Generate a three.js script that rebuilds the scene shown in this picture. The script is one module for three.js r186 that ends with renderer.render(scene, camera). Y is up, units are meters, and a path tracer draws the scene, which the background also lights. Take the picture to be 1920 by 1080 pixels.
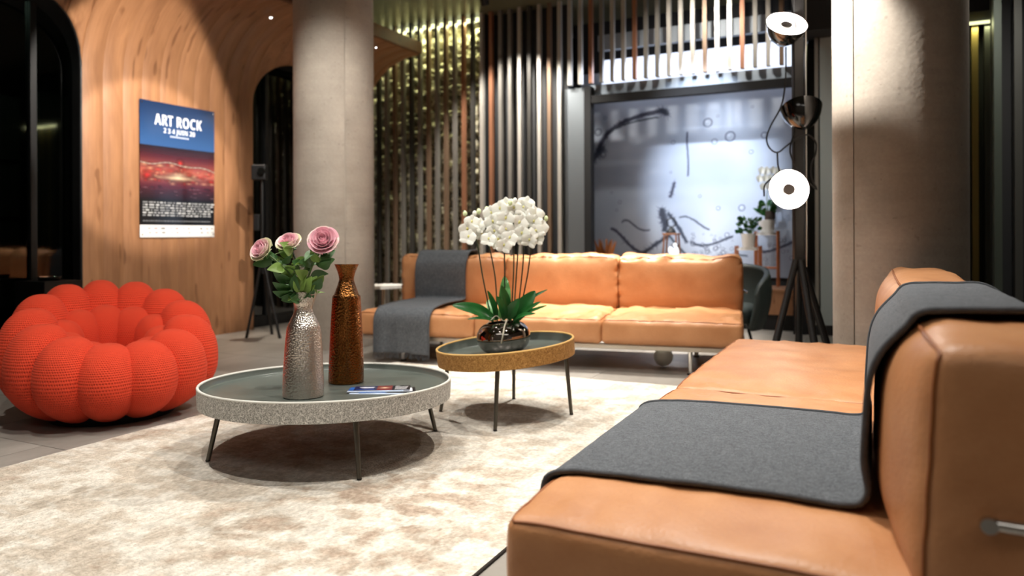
import * as THREE from 'three';
import { RectAreaLightUniformsLib } from 'three/addons/lights/RectAreaLightUniformsLib.js';
import { mergeGeometries, mergeVertices } from 'three/addons/utils/BufferGeometryUtils.js';
import { RoundedBoxGeometry } from 'three/addons/geometries/RoundedBoxGeometry.js';

// ------------------------------------------------------------------ camera, sky, lights, exposure
const F = 1390, W = 1920, H = 1080, HORIZON = 440;
const scene = new THREE.Scene();
scene.background = new THREE.Color(0x000000);
const camera = new THREE.PerspectiveCamera(2 * Math.atan(540 / F) * 180 / Math.PI, W / H, 0.05, 60);
camera.position.set(0, 1, 0);
camera.rotation.set(0, 0, -0.004);
camera.setViewOffset(W, H, 0, H / 2 - HORIZON, W, H);
camera.focus = 2.75;
camera.userData.fStop = 1.8;
const renderer = new THREE.WebGLRenderer({ antialias: true });
renderer.toneMapping = THREE.LinearToneMapping;
renderer.toneMappingExposure = 1.05;
renderer.shadowMap.enabled = true;
RectAreaLightUniformsLib.init();

const TH = 26 * Math.PI / 180, CT = Math.cos(TH), ST = Math.sin(TH);
const RV = (u, v, y = 0) => new THREE.Vector3(u * CT + v * ST, y, -(-u * ST + v * CT));   // room axes (u along back wall, v into depth) to world
const PX = (x, y, d) => new THREE.Vector3((x - 960) / F * d, 1 - (y - HORIZON) / F * d, -d); // a point of the photograph at a depth
const V0 = 7.9, UW = -5.97, CEIL = 3.66;
const D2R = Math.PI / 180;

// every ceiling lamp: [from, to, colour, candela, half angle in degrees, penumbra, size]
const WARM = 0xfff0dc, NEUTRAL = 0xfff8ee, COOL = 0xe4eeff;
const LAMPS = [
  [[-2.05, 3.58, -3.15], [-1.2, 0, -3.4], NEUTRAL, 15, 50, 0.6, 1.2, 'black ceiling spotlight nearest the orange armchair'],
  [[-1.15, 3.58, -4.95], [-0.8, 0, -3.9], NEUTRAL, 12, 50, 0.6, 1.2, 'black ceiling spotlight above the gap between column and tables'],
  [[0.75, 3.58, -4.35], [-0.2, 0, -3.9], NEUTRAL, 19, 50, 0.6, 1.2, 'black ceiling spotlight above the corner between both sofas'],
  [[0.35, 3.58, -2.55], [-0.3, 0, -3.2], NEUTRAL, 16, 50, 0.6, 1.2, 'black ceiling spotlight above the edge of rug by long sofa'],
  [[-1.1, 3.58, -1.95], [-0.9, 0, -2.9], NEUTRAL, 13, 50, 0.6, 1.2, 'black ceiling spotlight above the near end of rug'],
  [[0.95, 3.58, -5.75], [0.85, 0.3, -5.55], NEUTRAL, 78, 27, 0.5, 2, 'black ceiling spotlight above the middle of back sofa'],
  [[-0.35, 3.58, -5.9], [-0.5, 0.3, -5.9], NEUTRAL, 20, 25, 0.5, 2, 'black ceiling spotlight above the grey throw on back sofa'],
  [[1.0, 3.58, -6.95], [0.9, 0, -6.9], NEUTRAL, 115, 28, 0.5, 2, 'black ceiling spotlight above the floor behind back sofa'],
  [[1.75, 3.58, -3.3], [1.2, 0.4, -3.0], NEUTRAL, 17, 27, 0.7, 2, 'black ceiling spotlight above the far cushion of long sofa'],
  [[0.55, 3.58, -2.35], [0.6, 0.4, -1.75], NEUTRAL, 15, 30, 0.7, 2, 'black ceiling spotlight above the near cushion of long sofa'],
  [[-1.0, 3.45, -3.6], [-1.62, 1.7, -6.7], NEUTRAL, 44, 20, 0.7, 2, 'black ceiling spotlight turned to the column beside the oak wall'],
  [[0.55, 3.45, -4.2], [1.93, 2.2, -4.35], NEUTRAL, 75, 11.5, 0.3, 1.2, 'black ceiling spotlight turned to the column behind long sofa'],
  [[2.9, 3.5, -3.9], [3.2, 1.3, -5.6], NEUTRAL, 12, 40, 0.6, 2, 'black ceiling spotlight turned to the dark slats behind long sofa'],
];
// two unseen fill panels added behind the viewer to lift the shadows: [centre u, centre v, width, depth, radiance]
const FILL_PANELS = [[-1.6, -0.9, 2.4, 1.2, 0.75, 'added fill light panel unseen behind the viewer over the rug side'], [1.4, -0.9, 2.4, 1.2, 0.6, 'added fill light panel unseen behind the viewer over the sofa side']];

// ------------------------------------------------------------------ helpers
let seed = 7;
const rnd = () => { seed = (seed * 1664525 + 1013904223) % 4294967296; return seed / 4294967296; };
const rr = (a, b) => a + (b - a) * rnd();
const names = {};
function numbered(n) { names[n] = (names[n] ?? -1) + 1; return names[n] ? n + '_' + String(names[n]).padStart(3, '0') : n; }
function shade(o) { o.castShadow = true; o.receiveShadow = true; return o; }
function part(parent, name, geo, material) { const m = shade(new THREE.Mesh(geo, material)); m.name = name; parent.add(m); return m; }
function tag(o, label, category, group) { Object.assign(o.userData, { label, category }); if (group) o.userData.group = group; return o; }
function thing(name, label, category, pos = [0, 0, 0], turn = 0, group) {
  const o = new THREE.Group(); o.name = numbered(name); scene.add(o);
  if (pos.isVector3) o.position.copy(pos); else o.position.set(...pos);
  o.rotation.y = turn; return tag(o, label, category, group);
}
function single(name, geo, material, label, category, pos, turn = 0, group) {
  const m = shade(new THREE.Mesh(geo, material)); m.name = numbered(name); scene.add(m);
  if (pos) { if (pos.isVector3) m.position.copy(pos); else m.position.set(...pos); }
  m.rotation.y = turn; return tag(m, label, category, group);
}
function struct(name, geo, material, label, category = 'wall') {
  const o = geo ? shade(new THREE.Mesh(geo, material)) : new THREE.Group(); o.name = name; scene.add(o);
  tag(o, label, category); o.userData.kind = 'structure'; return o;
}
const box = (w, h, d, x = 0, y = 0, z = 0) => new THREE.BoxGeometry(w, h, d).translate(x, y, z);
const rbox = (w, h, d, r, x = 0, y = 0, z = 0) => new RoundedBoxGeometry(w, h, d, 2, r).translate(x, y, z);
const cyl = (r0, r1, h, x = 0, y = 0, z = 0, n = 24) => new THREE.CylinderGeometry(r0, r1, h, n).translate(x, y, z);
const V3 = (a) => a.isVector3 ? a : new THREE.Vector3(...a);
function rod(a, b, r0, r1 = r0, n = 14) {   // a bar from a to b
  a = V3(a); b = V3(b); const g = new THREE.CylinderGeometry(r1, r0, a.distanceTo(b), n);
  g.applyQuaternion(new THREE.Quaternion().setFromUnitVectors(new THREE.Vector3(0, 1, 0), b.clone().sub(a).normalize()));
  return g.translate((a.x + b.x) / 2, (a.y + b.y) / 2, (a.z + b.z) / 2);
}
function tube(pts, r, seg = 40, n = 8, closed = false) { return new THREE.TubeGeometry(new THREE.CatmullRomCurve3(pts.map(V3), closed), seg, r, n, closed); }
const lathe = (pts, n = 48) => new THREE.LatheGeometry(pts.map((p) => new THREE.Vector2(p[0], p[1])), n);
function sweetNormals(g) {   // smooth normals across uv seams
  g.computeVertexNormals();
  const p = g.attributes.position, n = g.attributes.normal, sum = new Map(), keys = [];
  for (let i = 0; i < p.count; i++) {
    const k = Math.round(p.getX(i) * 2e4) + ',' + Math.round(p.getY(i) * 2e4) + ',' + Math.round(p.getZ(i) * 2e4); keys.push(k);
    const s = sum.get(k) ?? [0, 0, 0]; s[0] += n.getX(i); s[1] += n.getY(i); s[2] += n.getZ(i); sum.set(k, s);
  }
  for (let i = 0; i < p.count; i++) { const s = sum.get(keys[i]), l = Math.hypot(...s) || 1; n.setXYZ(i, s[0] / l, s[1] / l, s[2] / l); }
  return g;
}
function gridGeo(nu, nv, f, uvf) {   // a sheet f(s,t) with s,t in 0..1
  const pos = [], uv = [], idx = [];
  for (let j = 0; j <= nv; j++) for (let i = 0; i <= nu; i++) { const s = i / nu, t = j / nv; pos.push(...f(s, t)); uv.push(...(uvf ? uvf(s, t) : [s, t])); }
  for (let j = 0; j < nv; j++) for (let i = 0; i < nu; i++) { const a = j * (nu + 1) + i, b = a + 1, c = a + nu + 1, d = c + 1; idx.push(a, b, d, a, d, c); }
  const g = new THREE.BufferGeometry(); g.setAttribute('position', new THREE.Float32BufferAttribute(pos, 3)); g.setAttribute('uv', new THREE.Float32BufferAttribute(uv, 2)); g.setIndex(idx);
  g.computeVertexNormals(); return g;
}
function thicken(g, nu, nv, th) {   // a sheet from gridGeo becomes a slab of thickness th
  const n = (nu + 1) * (nv + 1), p = g.attributes.position, nn = g.attributes.normal, uv = g.attributes.uv, pos = [], u2 = [], idx = [];
  for (let s = 0; s < 2; s++) for (let i = 0; i < n; i++) { const k = s ? -th : 0; pos.push(p.getX(i) + nn.getX(i) * k, p.getY(i) + nn.getY(i) * k, p.getZ(i) + nn.getZ(i) * k); u2.push(uv.getX(i), uv.getY(i)); }
  const gi = g.index.array; for (let i = 0; i < gi.length; i += 3) { idx.push(gi[i], gi[i + 1], gi[i + 2]); idx.push(gi[i] + n, gi[i + 2] + n, gi[i + 1] + n); }
  const rim = []; for (let i = 0; i <= nu; i++) rim.push(i); for (let j = 1; j <= nv; j++) rim.push(j * (nu + 1) + nu);
  for (let i = nu - 1; i >= 0; i--) rim.push(nv * (nu + 1) + i); for (let j = nv - 1; j >= 0; j--) rim.push(j * (nu + 1));
  for (let k = 0; k < rim.length - 1; k++) { const a = rim[k], b = rim[k + 1]; idx.push(a, a + n, b, b, a + n, b + n); }
  const o = new THREE.BufferGeometry(); o.setAttribute('position', new THREE.Float32BufferAttribute(pos, 3)); o.setAttribute('uv', new THREE.Float32BufferAttribute(u2, 2)); o.setIndex(idx);
  o.computeVertexNormals(); return o;
}
// periodic value noise
function noiseMaker(s0) {
  const h = (x, y) => { let n = (x * 374761393 + y * 668265263 + s0 * 974634777) | 0; n = Math.imul(n ^ (n >>> 13), 1274126177); n ^= n >>> 16; return (n >>> 0) / 4294967296; };
  const one = (x, y, px, py) => {
    const xi = Math.floor(x), yi = Math.floor(y), fx = x - xi, fy = y - yi, sx = fx * fx * (3 - 2 * fx), sy = fy * fy * (3 - 2 * fy);
    const m = (a, p) => ((a % p) + p) % p, x0 = m(xi, px), x1 = m(xi + 1, px), y0 = m(yi, py), y1 = m(yi + 1, py);
    const a = h(x0, y0), b = h(x1, y0), c = h(x0, y1), d = h(x1, y1);
    return a + (b - a) * sx + (c - a) * sy + (a - b - c + d) * sx * sy;
  };
  return (x, y, px, py, oct = 1) => { let s = 0, a = 0.5, t = 0; for (let o = 0; o < oct; o++) { s += a * one(x, y, px, py); t += a; a *= 0.5; x *= 2; y *= 2; px *= 2; py *= 2; } return s / t; };
}
const N1 = noiseMaker(1), N2 = noiseMaker(2), N3 = noiseMaker(3);
const wob = (x, y, s = 0) => N3(x + 31.7 * s, y + 17.3 * s, 4096, 4096, 2) - 0.5;
const c8 = (v) => Math.max(0, Math.min(255, v));
const lerp = (a, b, t) => a + (b - a) * t;
const sstep = (a, b, x) => { const t = Math.max(0, Math.min(1, (x - a) / (b - a))); return t * t * (3 - 2 * t); };
function texture(w, h, fn, srgb = true, rep) {
  const d = new Uint8Array(w * h * 4);
  for (let y = 0; y < h; y++) for (let x = 0; x < w; x++) { const c = fn(x / w, y / h, x, y), i = (y * w + x) * 4; if (typeof c === 'number') d[i] = d[i + 1] = d[i + 2] = c8(c); else { d[i] = c8(c[0]); d[i + 1] = c8(c[1]); d[i + 2] = c8(c[2]); } d[i + 3] = 255; }
  const t = new THREE.DataTexture(d, w, h); t.magFilter = THREE.LinearFilter; t.minFilter = THREE.LinearMipmapLinearFilter; t.generateMipmaps = true; t.wrapS = t.wrapT = THREE.RepeatWrapping;
  if (srgb) t.colorSpace = THREE.SRGBColorSpace; if (rep) t.repeat.set(...rep); t.needsUpdate = true; return t;
}
const mix3 = (a, b, t) => [lerp(a[0], b[0], t), lerp(a[1], b[1], t), lerp(a[2], b[2], t)];
const std = (o) => new THREE.MeshStandardMaterial(o), phys = (o) => new THREE.MeshPhysicalMaterial(o);

// ------------------------------------------------------------------ materials
const T = {};
T.leather = texture(512, 512, (x, y) => { const n = N1(x * 6, y * 6, 6, 6, 4), f = N2(x * 90, y * 90, 90, 90, 2); return mix3([172, 116, 74], [202, 148, 104], n * 0.85 + f * 0.15); });
T.leatherBump = texture(512, 512, (x, y) => 255 * (0.55 * N1(x * 110, y * 110, 110, 110, 2) + 0.45 * N2(x * 10, y * 10, 10, 10, 3)), false);
T.wool = texture(512, 512, (x, y) => { const f = N1(x * 150, y * 150, 150, 150, 2), g = N2(x * 40, y * 40, 40, 40, 3); const k = (f - 0.5) * 60 + (g - 0.5) * 26; return [82 + k, 86 + k, 91 + k]; });
T.woolBump = texture(512, 512, (x, y) => 255 * (0.6 * N1(x * 128, y * 128, 128, 128, 2) + 0.4 * N2(x * 60, y * 60, 60, 60, 2)), false);
T.rug = texture(1024, 1536, (x, y) => {
  const warp = (N2(x * 9, y * 13, 9, 13, 3) - 0.5) * 1.6;
  const zone = N1(x * 3, y * 5, 3, 5, 2), blot = N1(x * 24 + warp * 1.2, y * 52 + warp * 0.6, 24, 52, 4), weft = N2(x * 16, y * 150, 16, 150, 3), warpy = N3(x * 100, y * 16, 100, 16, 2), fine = N1(x * 220, y * 300, 220, 300, 2);
  let c = mix3([216, 210, 199], [190, 179, 164], sstep(0.40, 0.60, weft * 0.35 + blot * 0.65));
  const worn = sstep(0.60, 0.78, blot * 0.66 + weft * 0.12 + warpy * 0.10 + (zone - 0.5) * 0.40 + 0.045);
  c = mix3(c, [146, 120, 100], worn * 0.46);
  const k = (fine - 0.5) * 46 + (weft - 0.5) * 34 + (warpy - 0.5) * 22; return [c[0] + k, c[1] + k, c[2] + k];
});
T.rugBump = texture(1024, 1024, (x, y) => 255 * (0.6 * N1(x * 160, y * 256, 160, 256, 2) + 0.4 * N2(x * 20, y * 40, 20, 40, 3)), false);
T.concrete = texture(1024, 1024, (x, y) => { const n = N1(x * 5, y * 5, 5, 5, 6), f = N2(x * 160, y * 160, 160, 160, 2), st = N3(x * 4, y * 60, 4, 60, 3); const pit = 0.35 * sstep(0.80, 0.9, N2(x * 64, y * 64, 64, 64, 2)); const k = (n - 0.5) * 46 + (f - 0.5) * 10 + (st - 0.5) * 10 - pit * 40; return [164 + k, 155 + k, 144 + k * 0.95]; });
T.concreteBump = texture(512, 512, (x, y) => 255 * (0.5 * N1(x * 16, y * 16, 16, 16, 4) + 0.5 * N2(x * 100, y * 100, 100, 100, 2)), false);
T.tile = texture(1024, 1024, (x, y) => { const n = N1(x * 4, y * 4, 4, 4, 6), f = N2(x * 120, y * 120, 120, 120, 2), v = N3(x * 30, y * 6, 30, 6, 3); const k = (n - 0.5) * 40 + (f - 0.5) * 8 + (v - 0.5) * 16; return [146 + k, 141 + k, 134 + k]; });
T.wood = texture(1024, 1024, (x, y) => {
  const w = (N2(x * 4, y * 3, 4, 3, 3) - 0.5) * 2.2, g = N1(x * 30 + w * 4, y * 2.0 + w * 0.5, 30, 2, 4), f = N3(x * 300, y * 10, 300, 10, 2), big = N2(x * 8, y * 5, 8, 5, 4), mot = N1(x * 40, y * 24, 40, 24, 3);
  const knot = 0.7 * sstep(0.80, 0.9, N1(x * 26, y * 14, 26, 14, 2));
  const c = mix3([112, 73, 46], [184, 134, 94], g * 0.42 + big * 0.4 + mot * 0.18); const k = (f - 0.5) * 16 - knot * 40; return [c[0] + k, c[1] + k * 0.85, c[2] + k * 0.7];
});
T.knit = texture(256, 256, (x, y) => { const a = x * 16, b = y * 16, ox = (Math.floor(b) % 2) * 0.5, fx = ((a + ox) % 1) - 0.5, fy = (b % 1) - 0.5; const d = Math.hypot(fx, fy * 1.1); return 255 * sstep(0.14, 0.42, d); }, false);
T.knitColor = texture(256, 256, (x, y) => { const a = x * 16, b = y * 16, ox = (Math.floor(b) % 2) * 0.5, fx = ((a + ox) % 1) - 0.5, fy = (b % 1) - 0.5; const k = sstep(0.1, 0.4, Math.hypot(fx, fy * 1.1)); return mix3([192, 46, 20], [222, 66, 34], k); });
T.felt = texture(512, 256, (x, y) => { const f = N1(x * 160, y * 80, 160, 80, 2), g = N2(x * 90, y * 40, 90, 40, 2); const k = (f - 0.5) * 130 + (g - 0.5) * 50; return [180 + k, 179 + k, 174 + k]; });
T.cork = texture(512, 256, (x, y) => { const f = N1(x * 120, y * 60, 120, 60, 2), g = N2(x * 50, y * 24, 50, 24, 2); const k = (f - 0.5) * 76 + (g - 0.5) * 34; return [166 + k, 122 + k * 0.9, 64 + k * 0.7]; });
T.hammer = texture(512, 512, (x, y) => {
  let m = 9; const a = x * 26, b = y * 30, xi = Math.floor(a), yi = Math.floor(b);
  for (let j = -1; j <= 1; j++) for (let i = -1; i <= 1; i++) { const cx = ((xi + i) % 26 + 26) % 26, cy = ((yi + j) % 30 + 30) % 30; const hx = N1(cx + 0.01, cy + 0.01, 26, 30), hy = N2(cx + 0.01, cy + 0.01, 26, 30); m = Math.min(m, Math.hypot(xi + i + hx - a, yi + j + hy - b)); }
  return 255 * Math.min(1, m * 1.1);
}, false);
T.stone = texture(512, 512, (x, y) => {
  let m = 9, id = 0; const a = x * 22, b = y * 30, xi = Math.floor(a), yi = Math.floor(b);
  for (let j = -1; j <= 1; j++) for (let i = -1; i <= 1; i++) { const cx = ((xi + i) % 22 + 22) % 22, cy = ((yi + j) % 30 + 30) % 30; const hx = N1(cx + 0.01, cy + 0.01, 22, 30), hy = N2(cx + 0.01, cy + 0.01, 22, 30); const q = Math.hypot(xi + i + hx - a, yi + j + hy - b); if (q < m) { m = q; id = hx * 7.3 + hy * 3.1; } }
  const t = id % 1; return mix3([96, 90, 74], [214, 206, 178], t);
});
const uvScale = (t, x, y) => { const c = t.clone(); c.repeat.set(x, y); c.needsUpdate = true; return c; };
const M = {
  leather: phys({ map: T.leather, bumpMap: T.leatherBump, bumpScale: 0.0012, roughness: 0.43, specularIntensity: 0.8, name: 'cognac_leather' }),
  piping: std({ color: 0x8a4f22, roughness: 0.5, name: 'leather_piping' }),
  wool: phys({ map: T.wool, bumpMap: T.woolBump, bumpScale: 0.003, roughness: 1, sheen: 0.3, sheenColor: new THREE.Color(0.5, 0.53, 0.58), sheenRoughness: 0.6, name: 'grey_wool' }),
  rug: std({ map: T.rug, bumpMap: uvScale(T.rugBump, 2, 3), bumpScale: 0.008, roughness: 0.95, name: 'distressed_rug' }),
  rugEdge: std({ color: 0x2c2622, roughness: 1, name: 'rug_binding' }),
  concrete: std({ map: T.concrete, bumpMap: T.concreteBump, bumpScale: 0.002, roughness: 0.8, name: 'board_concrete' }),
  tile: std({ map: T.tile, roughness: 0.38, name: 'floor_stone' }),
  grout: std({ color: 0x55504a, roughness: 0.9, name: 'grout' }),
  wood: std({ map: T.wood, roughness: 0.52, name: 'oak_veneer' }),
  woodDark: std({ map: T.wood, color: 0xb5a48e, roughness: 0.55, name: 'oak_edge' }),
  knit: phys({ map: T.knitColor, bumpMap: T.knit, bumpScale: 0.004, roughness: 0.92, sheen: 0.35, sheenColor: new THREE.Color(1, 0.25, 0.1), sheenRoughness: 0.5, name: 'orange_knit' }),
  felt: std({ map: T.felt, bumpMap: T.felt, bumpScale: 0.001, roughness: 1, name: 'grey_felt' }),
  cork: std({ map: T.cork, bumpMap: T.cork, bumpScale: 0.001, roughness: 0.95, name: 'gold_felt' }),
  feltEdge: std({ color: 0xd4d3cc, roughness: 0.9, name: 'pale_edge' }),
  corkEdge: std({ color: 0xcfa866, roughness: 0.9, name: 'tan_edge' }),
  tray: std({ color: 0x59605b, roughness: 0.3, name: 'grey_green_tray' }),
  steel: std({ color: 0x5c5850, metalness: 0.85, roughness: 0.38, name: 'dark_steel' }),
  chrome: std({ color: 0xd8d6d2, metalness: 1, roughness: 0.14, name: 'chrome' }),
  alu: std({ color: 0xc9c2b6, metalness: 0.75, roughness: 0.4, name: 'brushed_aluminium' }),
  silver: std({ color: 0xcfc6bd, metalness: 1, roughness: 0.33, bumpMap: uvScale(T.hammer, 2.0, 2.0), bumpScale: 0.0022, name: 'hammered_silver' }),
  bronze: std({ color: 0x84552b, metalness: 1, roughness: 0.2, bumpMap: uvScale(T.hammer, 2.0, 2.0), bumpScale: 0.0022, name: 'hammered_bronze' }),
  mirror: std({ color: 0x9a938e, metalness: 1, roughness: 0.05, name: 'mirror_glaze' }),
  black: std({ color: 0x0d0d0e, roughness: 0.45, name: 'black_metal' }),
  blackGloss: phys({ color: 0x0a0b0a, roughness: 0.12, clearcoat: 1, clearcoatRoughness: 0.05, name: 'black_gloss' }),
  dark: std({ color: 0x17181a, roughness: 0.7, name: 'dark_wall' }),
  white: std({ color: 0xf1efea, roughness: 0.5, name: 'white' }),
  ceil: std({ color: 0x54523f, roughness: 0.35, name: 'olive_ceiling' }),
  plaster: std({ color: 0x9a948b, roughness: 0.9, name: 'grey_plaster' }),
  glassDark: phys({ color: 0x59625d, transmission: 1, thickness: 0, roughness: 0.04, name: 'tinted_glass' }),
  glass: phys({ color: 0xffffff, transmission: 1, thickness: 0, roughness: 0.03, name: 'clear_glass' }),
  leafRose: phys({ color: 0x3f6a34, roughness: 0.5, transmission: 0.15, thickness: 0, name: 'rose_leaf' }),
  leafRose2: phys({ color: 0x7fa04a, roughness: 0.5, transmission: 0.2, thickness: 0, name: 'young_rose_leaf' }),
  leafDark: phys({ color: 0x1f5a26, roughness: 0.33, name: 'orchid_leaf' }),
  leafLight: phys({ color: 0x5fa058, roughness: 0.35, transmission: 0.2, thickness: 0, name: 'pale_orchid_leaf' }),
  stem: std({ color: 0x2a3520, roughness: 0.6, name: 'dark_stem' }),
  stemGreen: std({ color: 0x55703a, roughness: 0.6, name: 'green_stem' }),
  orchid: phys({ color: 0xfbfcf6, roughness: 0.6, transmission: 0.25, thickness: 0, name: 'white_petal' }),
  orchidBud: phys({ color: 0xdfeebb, roughness: 0.6, name: 'green_bud' }),
  orchidLip: std({ color: 0xd8d48a, roughness: 0.6, name: 'orchid_lip' }),
  rosePink: phys({ color: 0xf8c6d2, roughness: 0.6, transmission: 0.12, thickness: 0, name: 'pink_petal' }),
  rosePale: phys({ color: 0xfbe6e0, roughness: 0.6, transmission: 0.15, thickness: 0, name: 'pale_petal' }),
  roseGreen: phys({ color: 0xdfe0b8, roughness: 0.6, transmission: 0.15, thickness: 0, name: 'greenish_petal' }),
  root: std({ color: 0xc9c5b4, roughness: 0.8, name: 'pale_root' }),
  bark: std({ color: 0x2c241c, roughness: 1, name: 'bark' }),
};
const emit = (color, k, name) => std({ color: 0x111111, emissive: color, emissiveIntensity: k, roughness: 0.5, name });

// ------------------------------------------------------------------ the room shell
const roomBox = (u0, u1, v0, v1, y0, y1) => { const g = box(u1 - u0, y1 - y0, v1 - v0); g.rotateY(-TH); const c = RV((u0 + u1) / 2, (v0 + v1) / 2, (y0 + y1) / 2); return g.translate(c.x, c.y, c.z); };
const slabUv = (g, s = 1) => { const p = g.attributes.position, n = g.attributes.normal, uv = g.attributes.uv; for (let i = 0; i < p.count; i++) { const ax = Math.abs(n.getX(i)), ay = Math.abs(n.getY(i)), az = Math.abs(n.getZ(i)); if (ay > ax && ay > az) uv.setXY(i, p.getX(i) / s, p.getZ(i) / s); else uv.setXY(i, (p.getX(i) * az + p.getZ(i) * ax) / s, p.getY(i) / s); } return g; };
const UR = 3.3, VF = -2.6;
{
  const floor = struct('floor', roomBox(-8, UR + 0.2, VF - 0.2, 9.6, -0.16, -0.012), M.grout, 'pale grey stone tiled floor of the lounge', 'floor');
  const variants = [0, 1, 2, 3].map((k) => { const g = box(1.196, 0.012, 0.596); const p = g.attributes.position, uv = g.attributes.uv; for (let i = 0; i < p.count; i++) uv.setXY(i, p.getX(i) / 2.4 + 0.25 + (k % 2) * 0.5, p.getZ(i) / 2.4 + 0.15 + k * 0.25); return g; });
  for (let j = 0; j < 20; j++) for (let i = -1; i < 8; i++) {
    const u = -5.97 + 0.6 + i * 1.2 + (j % 2) * 0.6 - 0.6, v = VF + 0.3 + j * 0.6; if (u - 0.6 > UR || u < -6.6) continue;
    const t = part(floor, 'tile', variants[(i * 3 + j * 5 + 40) % 4], M.tile); t.position.copy(RV(u, v, -0.006)); t.rotation.y = -TH;
  }
}
struct('ceiling', roomBox(-8, UR + 0.2, VF - 0.2, 9.6, CEIL, CEIL + 0.15), M.ceil, 'olive grey lacquered ceiling above the slatted wall', 'ceiling');
struct('wall_right', roomBox(UR, UR + 0.2, VF, 9.6, 0, CEIL), M.plaster, 'grey plaster side wall behind the long sofa');
struct('wall_front', roomBox(-8, UR + 0.2, VF - 0.2, VF, 0, CEIL), M.plaster, 'grey plaster wall facing the slatted wall');
// corridor behind the arched openings
struct('wall_corridor', roomBox(-8, -7.8, VF, 9.6, 0, CEIL), M.dark, 'dark corridor wall behind the arched openings');

// --- vaulted oak wall with two arched openings
{
  const wall = struct('wall_left', null, null, 'oak plank wall curving into a vault');
  const R = 0.87, S1 = 2.4, SE = S1 + R * Math.PI / 2;
  const at = (v, s, off = 0) => { let u, y; if (s < S1) { u = UW + off; y = s; } else { const a = (s - S1) / R, r = R - off; u = UW + R - r * Math.cos(a); y = S1 + r * Math.sin(a); } return RV(u, v, y); };
  const open = [[1.6, 4.0, 2.96, 0.55], [5.9, 7.3, 2.93, 0.48]];
  const low = (v) => { for (const [a, b, top, r] of open) if (v >= a - 1e-6 && v <= b + 1e-6) { const e = Math.min(v - a, b - v); return e >= r ? top : top - r + Math.sqrt(Math.max(0, r * r - (r - e) * (r - e))); } return 0; };
  const edges = []; for (let v = -2.6; v < 1.59; v += 0.21) edges.push(v); for (let k = 0; k <= 12; k++) edges.push(1.6 + k * 0.2); for (let k = 1; k <= 10; k++) edges.push(4.0 + k * 0.19); for (let k = 1; k <= 7; k++) edges.push(5.9 + k * 0.2); edges.push(7.5, 7.7, V0 - 0.08);
  for (let k = 0; k < edges.length - 1; k++) {
    const a = edges[k] + 0.0022, b = edges[k + 1] - 0.0022, mid = (a + b) / 2, over = open.some(([p, q]) => mid > p && mid < q), o = rr(0, 9), nu = over ? 8 : 2, nv = 22;
    const g = gridGeo(nu, nv, (s, t) => { const v = lerp(a, b, s), l = over ? low(v) : 0; return at(v, lerp(l, SE, t), 0).toArray(); }, (s, t) => [o + lerp(a, b, s) / 1.6, o * 1.7 + t * 3.7 / 3.2]);
    part(wall, 'plank', thicken(g, nu, nv, -0.022), M.wood);
  }
  // canopy edge and the slab over the vault
  const e = at(0, SE); const fas = roomBox(UW + R - 0.005, UW + R + 0.05, VF, V0 - 0.09, 3.255, 3.40); part(wall, 'fascia', slabUv(fas, 1.6), M.woodDark);
  part(wall, 'vault_top', roomBox(UW - 0.3, UW + R - 0.006, VF, V0 - 0.09, 3.345, 3.39), M.dark);
  // black reveals, glazing
  open.forEach(([a, b, top, r], i) => {
    const win = struct('window_' + (i + 1), null, null, i ? 'dark arched glass door between the oak wall and the column' : 'dark arched glazing beside the orange chair', 'window');
    const pts = []; for (let s = 0; s <= 2.3; s += 0.23) pts.push([a, s]);
    const n = 10; for (let k = 0; k <= n; k++) { const q = k / n * Math.PI / 2; pts.push([a + r - r * Math.cos(q), top - r + r * Math.sin(q)]); }
    for (let k = 0; k <= n; k++) { const q = Math.PI / 2 - k / n * Math.PI / 2; pts.push([b - r + r * Math.cos(q), top - r + r * Math.sin(q)]); }
    for (let s = 2.3; s >= -0.01; s -= 0.23) pts.push([b, s]);
    part(win, 'reveal', gridGeo(pts.length - 1, 1, (s, t) => { const p = pts[Math.round(s * (pts.length - 1))]; const w = at(p[0], p[1], 0.005); const q = RV(0, 0, 0); const back = RV(UW - 0.16, p[0], w.y); return t ? back.toArray() : w.toArray(); }), M.black);
    part(win, 'arch_trim', tube(pts.map((p) => at(p[0], p[1], 0.004)), 0.016, 120, 6), M.black);
    part(win, 'pane', roomBox(UW - 0.12, UW - 0.11, a - 0.02, b + 0.02, 0.02, 3.1), M.glassDark);
    for (const f of i ? [0.22, 0.6] : [0.02, 0.36, 0.68, 0.86]) part(win, 'mullion', roomBox(UW - 0.15, UW - 0.08, lerp(a, b, f) - 0.025, lerp(a, b, f) + 0.025, 0, 3.1), M.black);
    part(win, 'bottom_rail', roomBox(UW - 0.15, UW - 0.08, a, b, 0, 0.12), M.black);
  });
  const cp = struct('trim_1', null, null, 'pale grey panels in the dark corridor behind glass', 'panel');
  const pm = std({ color: 0x8d958c, roughness: 0.8, name: 'grey_panel' });
  for (const [y0, y1] of [[0.3, 1.15], [1.2, 1.72], [1.77, 2.4]]) part(cp, 'panel', roomBox(-7.79, -7.74, 4.1, 4.55, y0, y1), pm);
  for (const [v0, v1] of [[4.75, 5.3], [7.3, 7.9]]) part(cp, 'panel', roomBox(-7.79, -7.74, v0, v1, 0.1, 2.5), pm);
}

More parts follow.
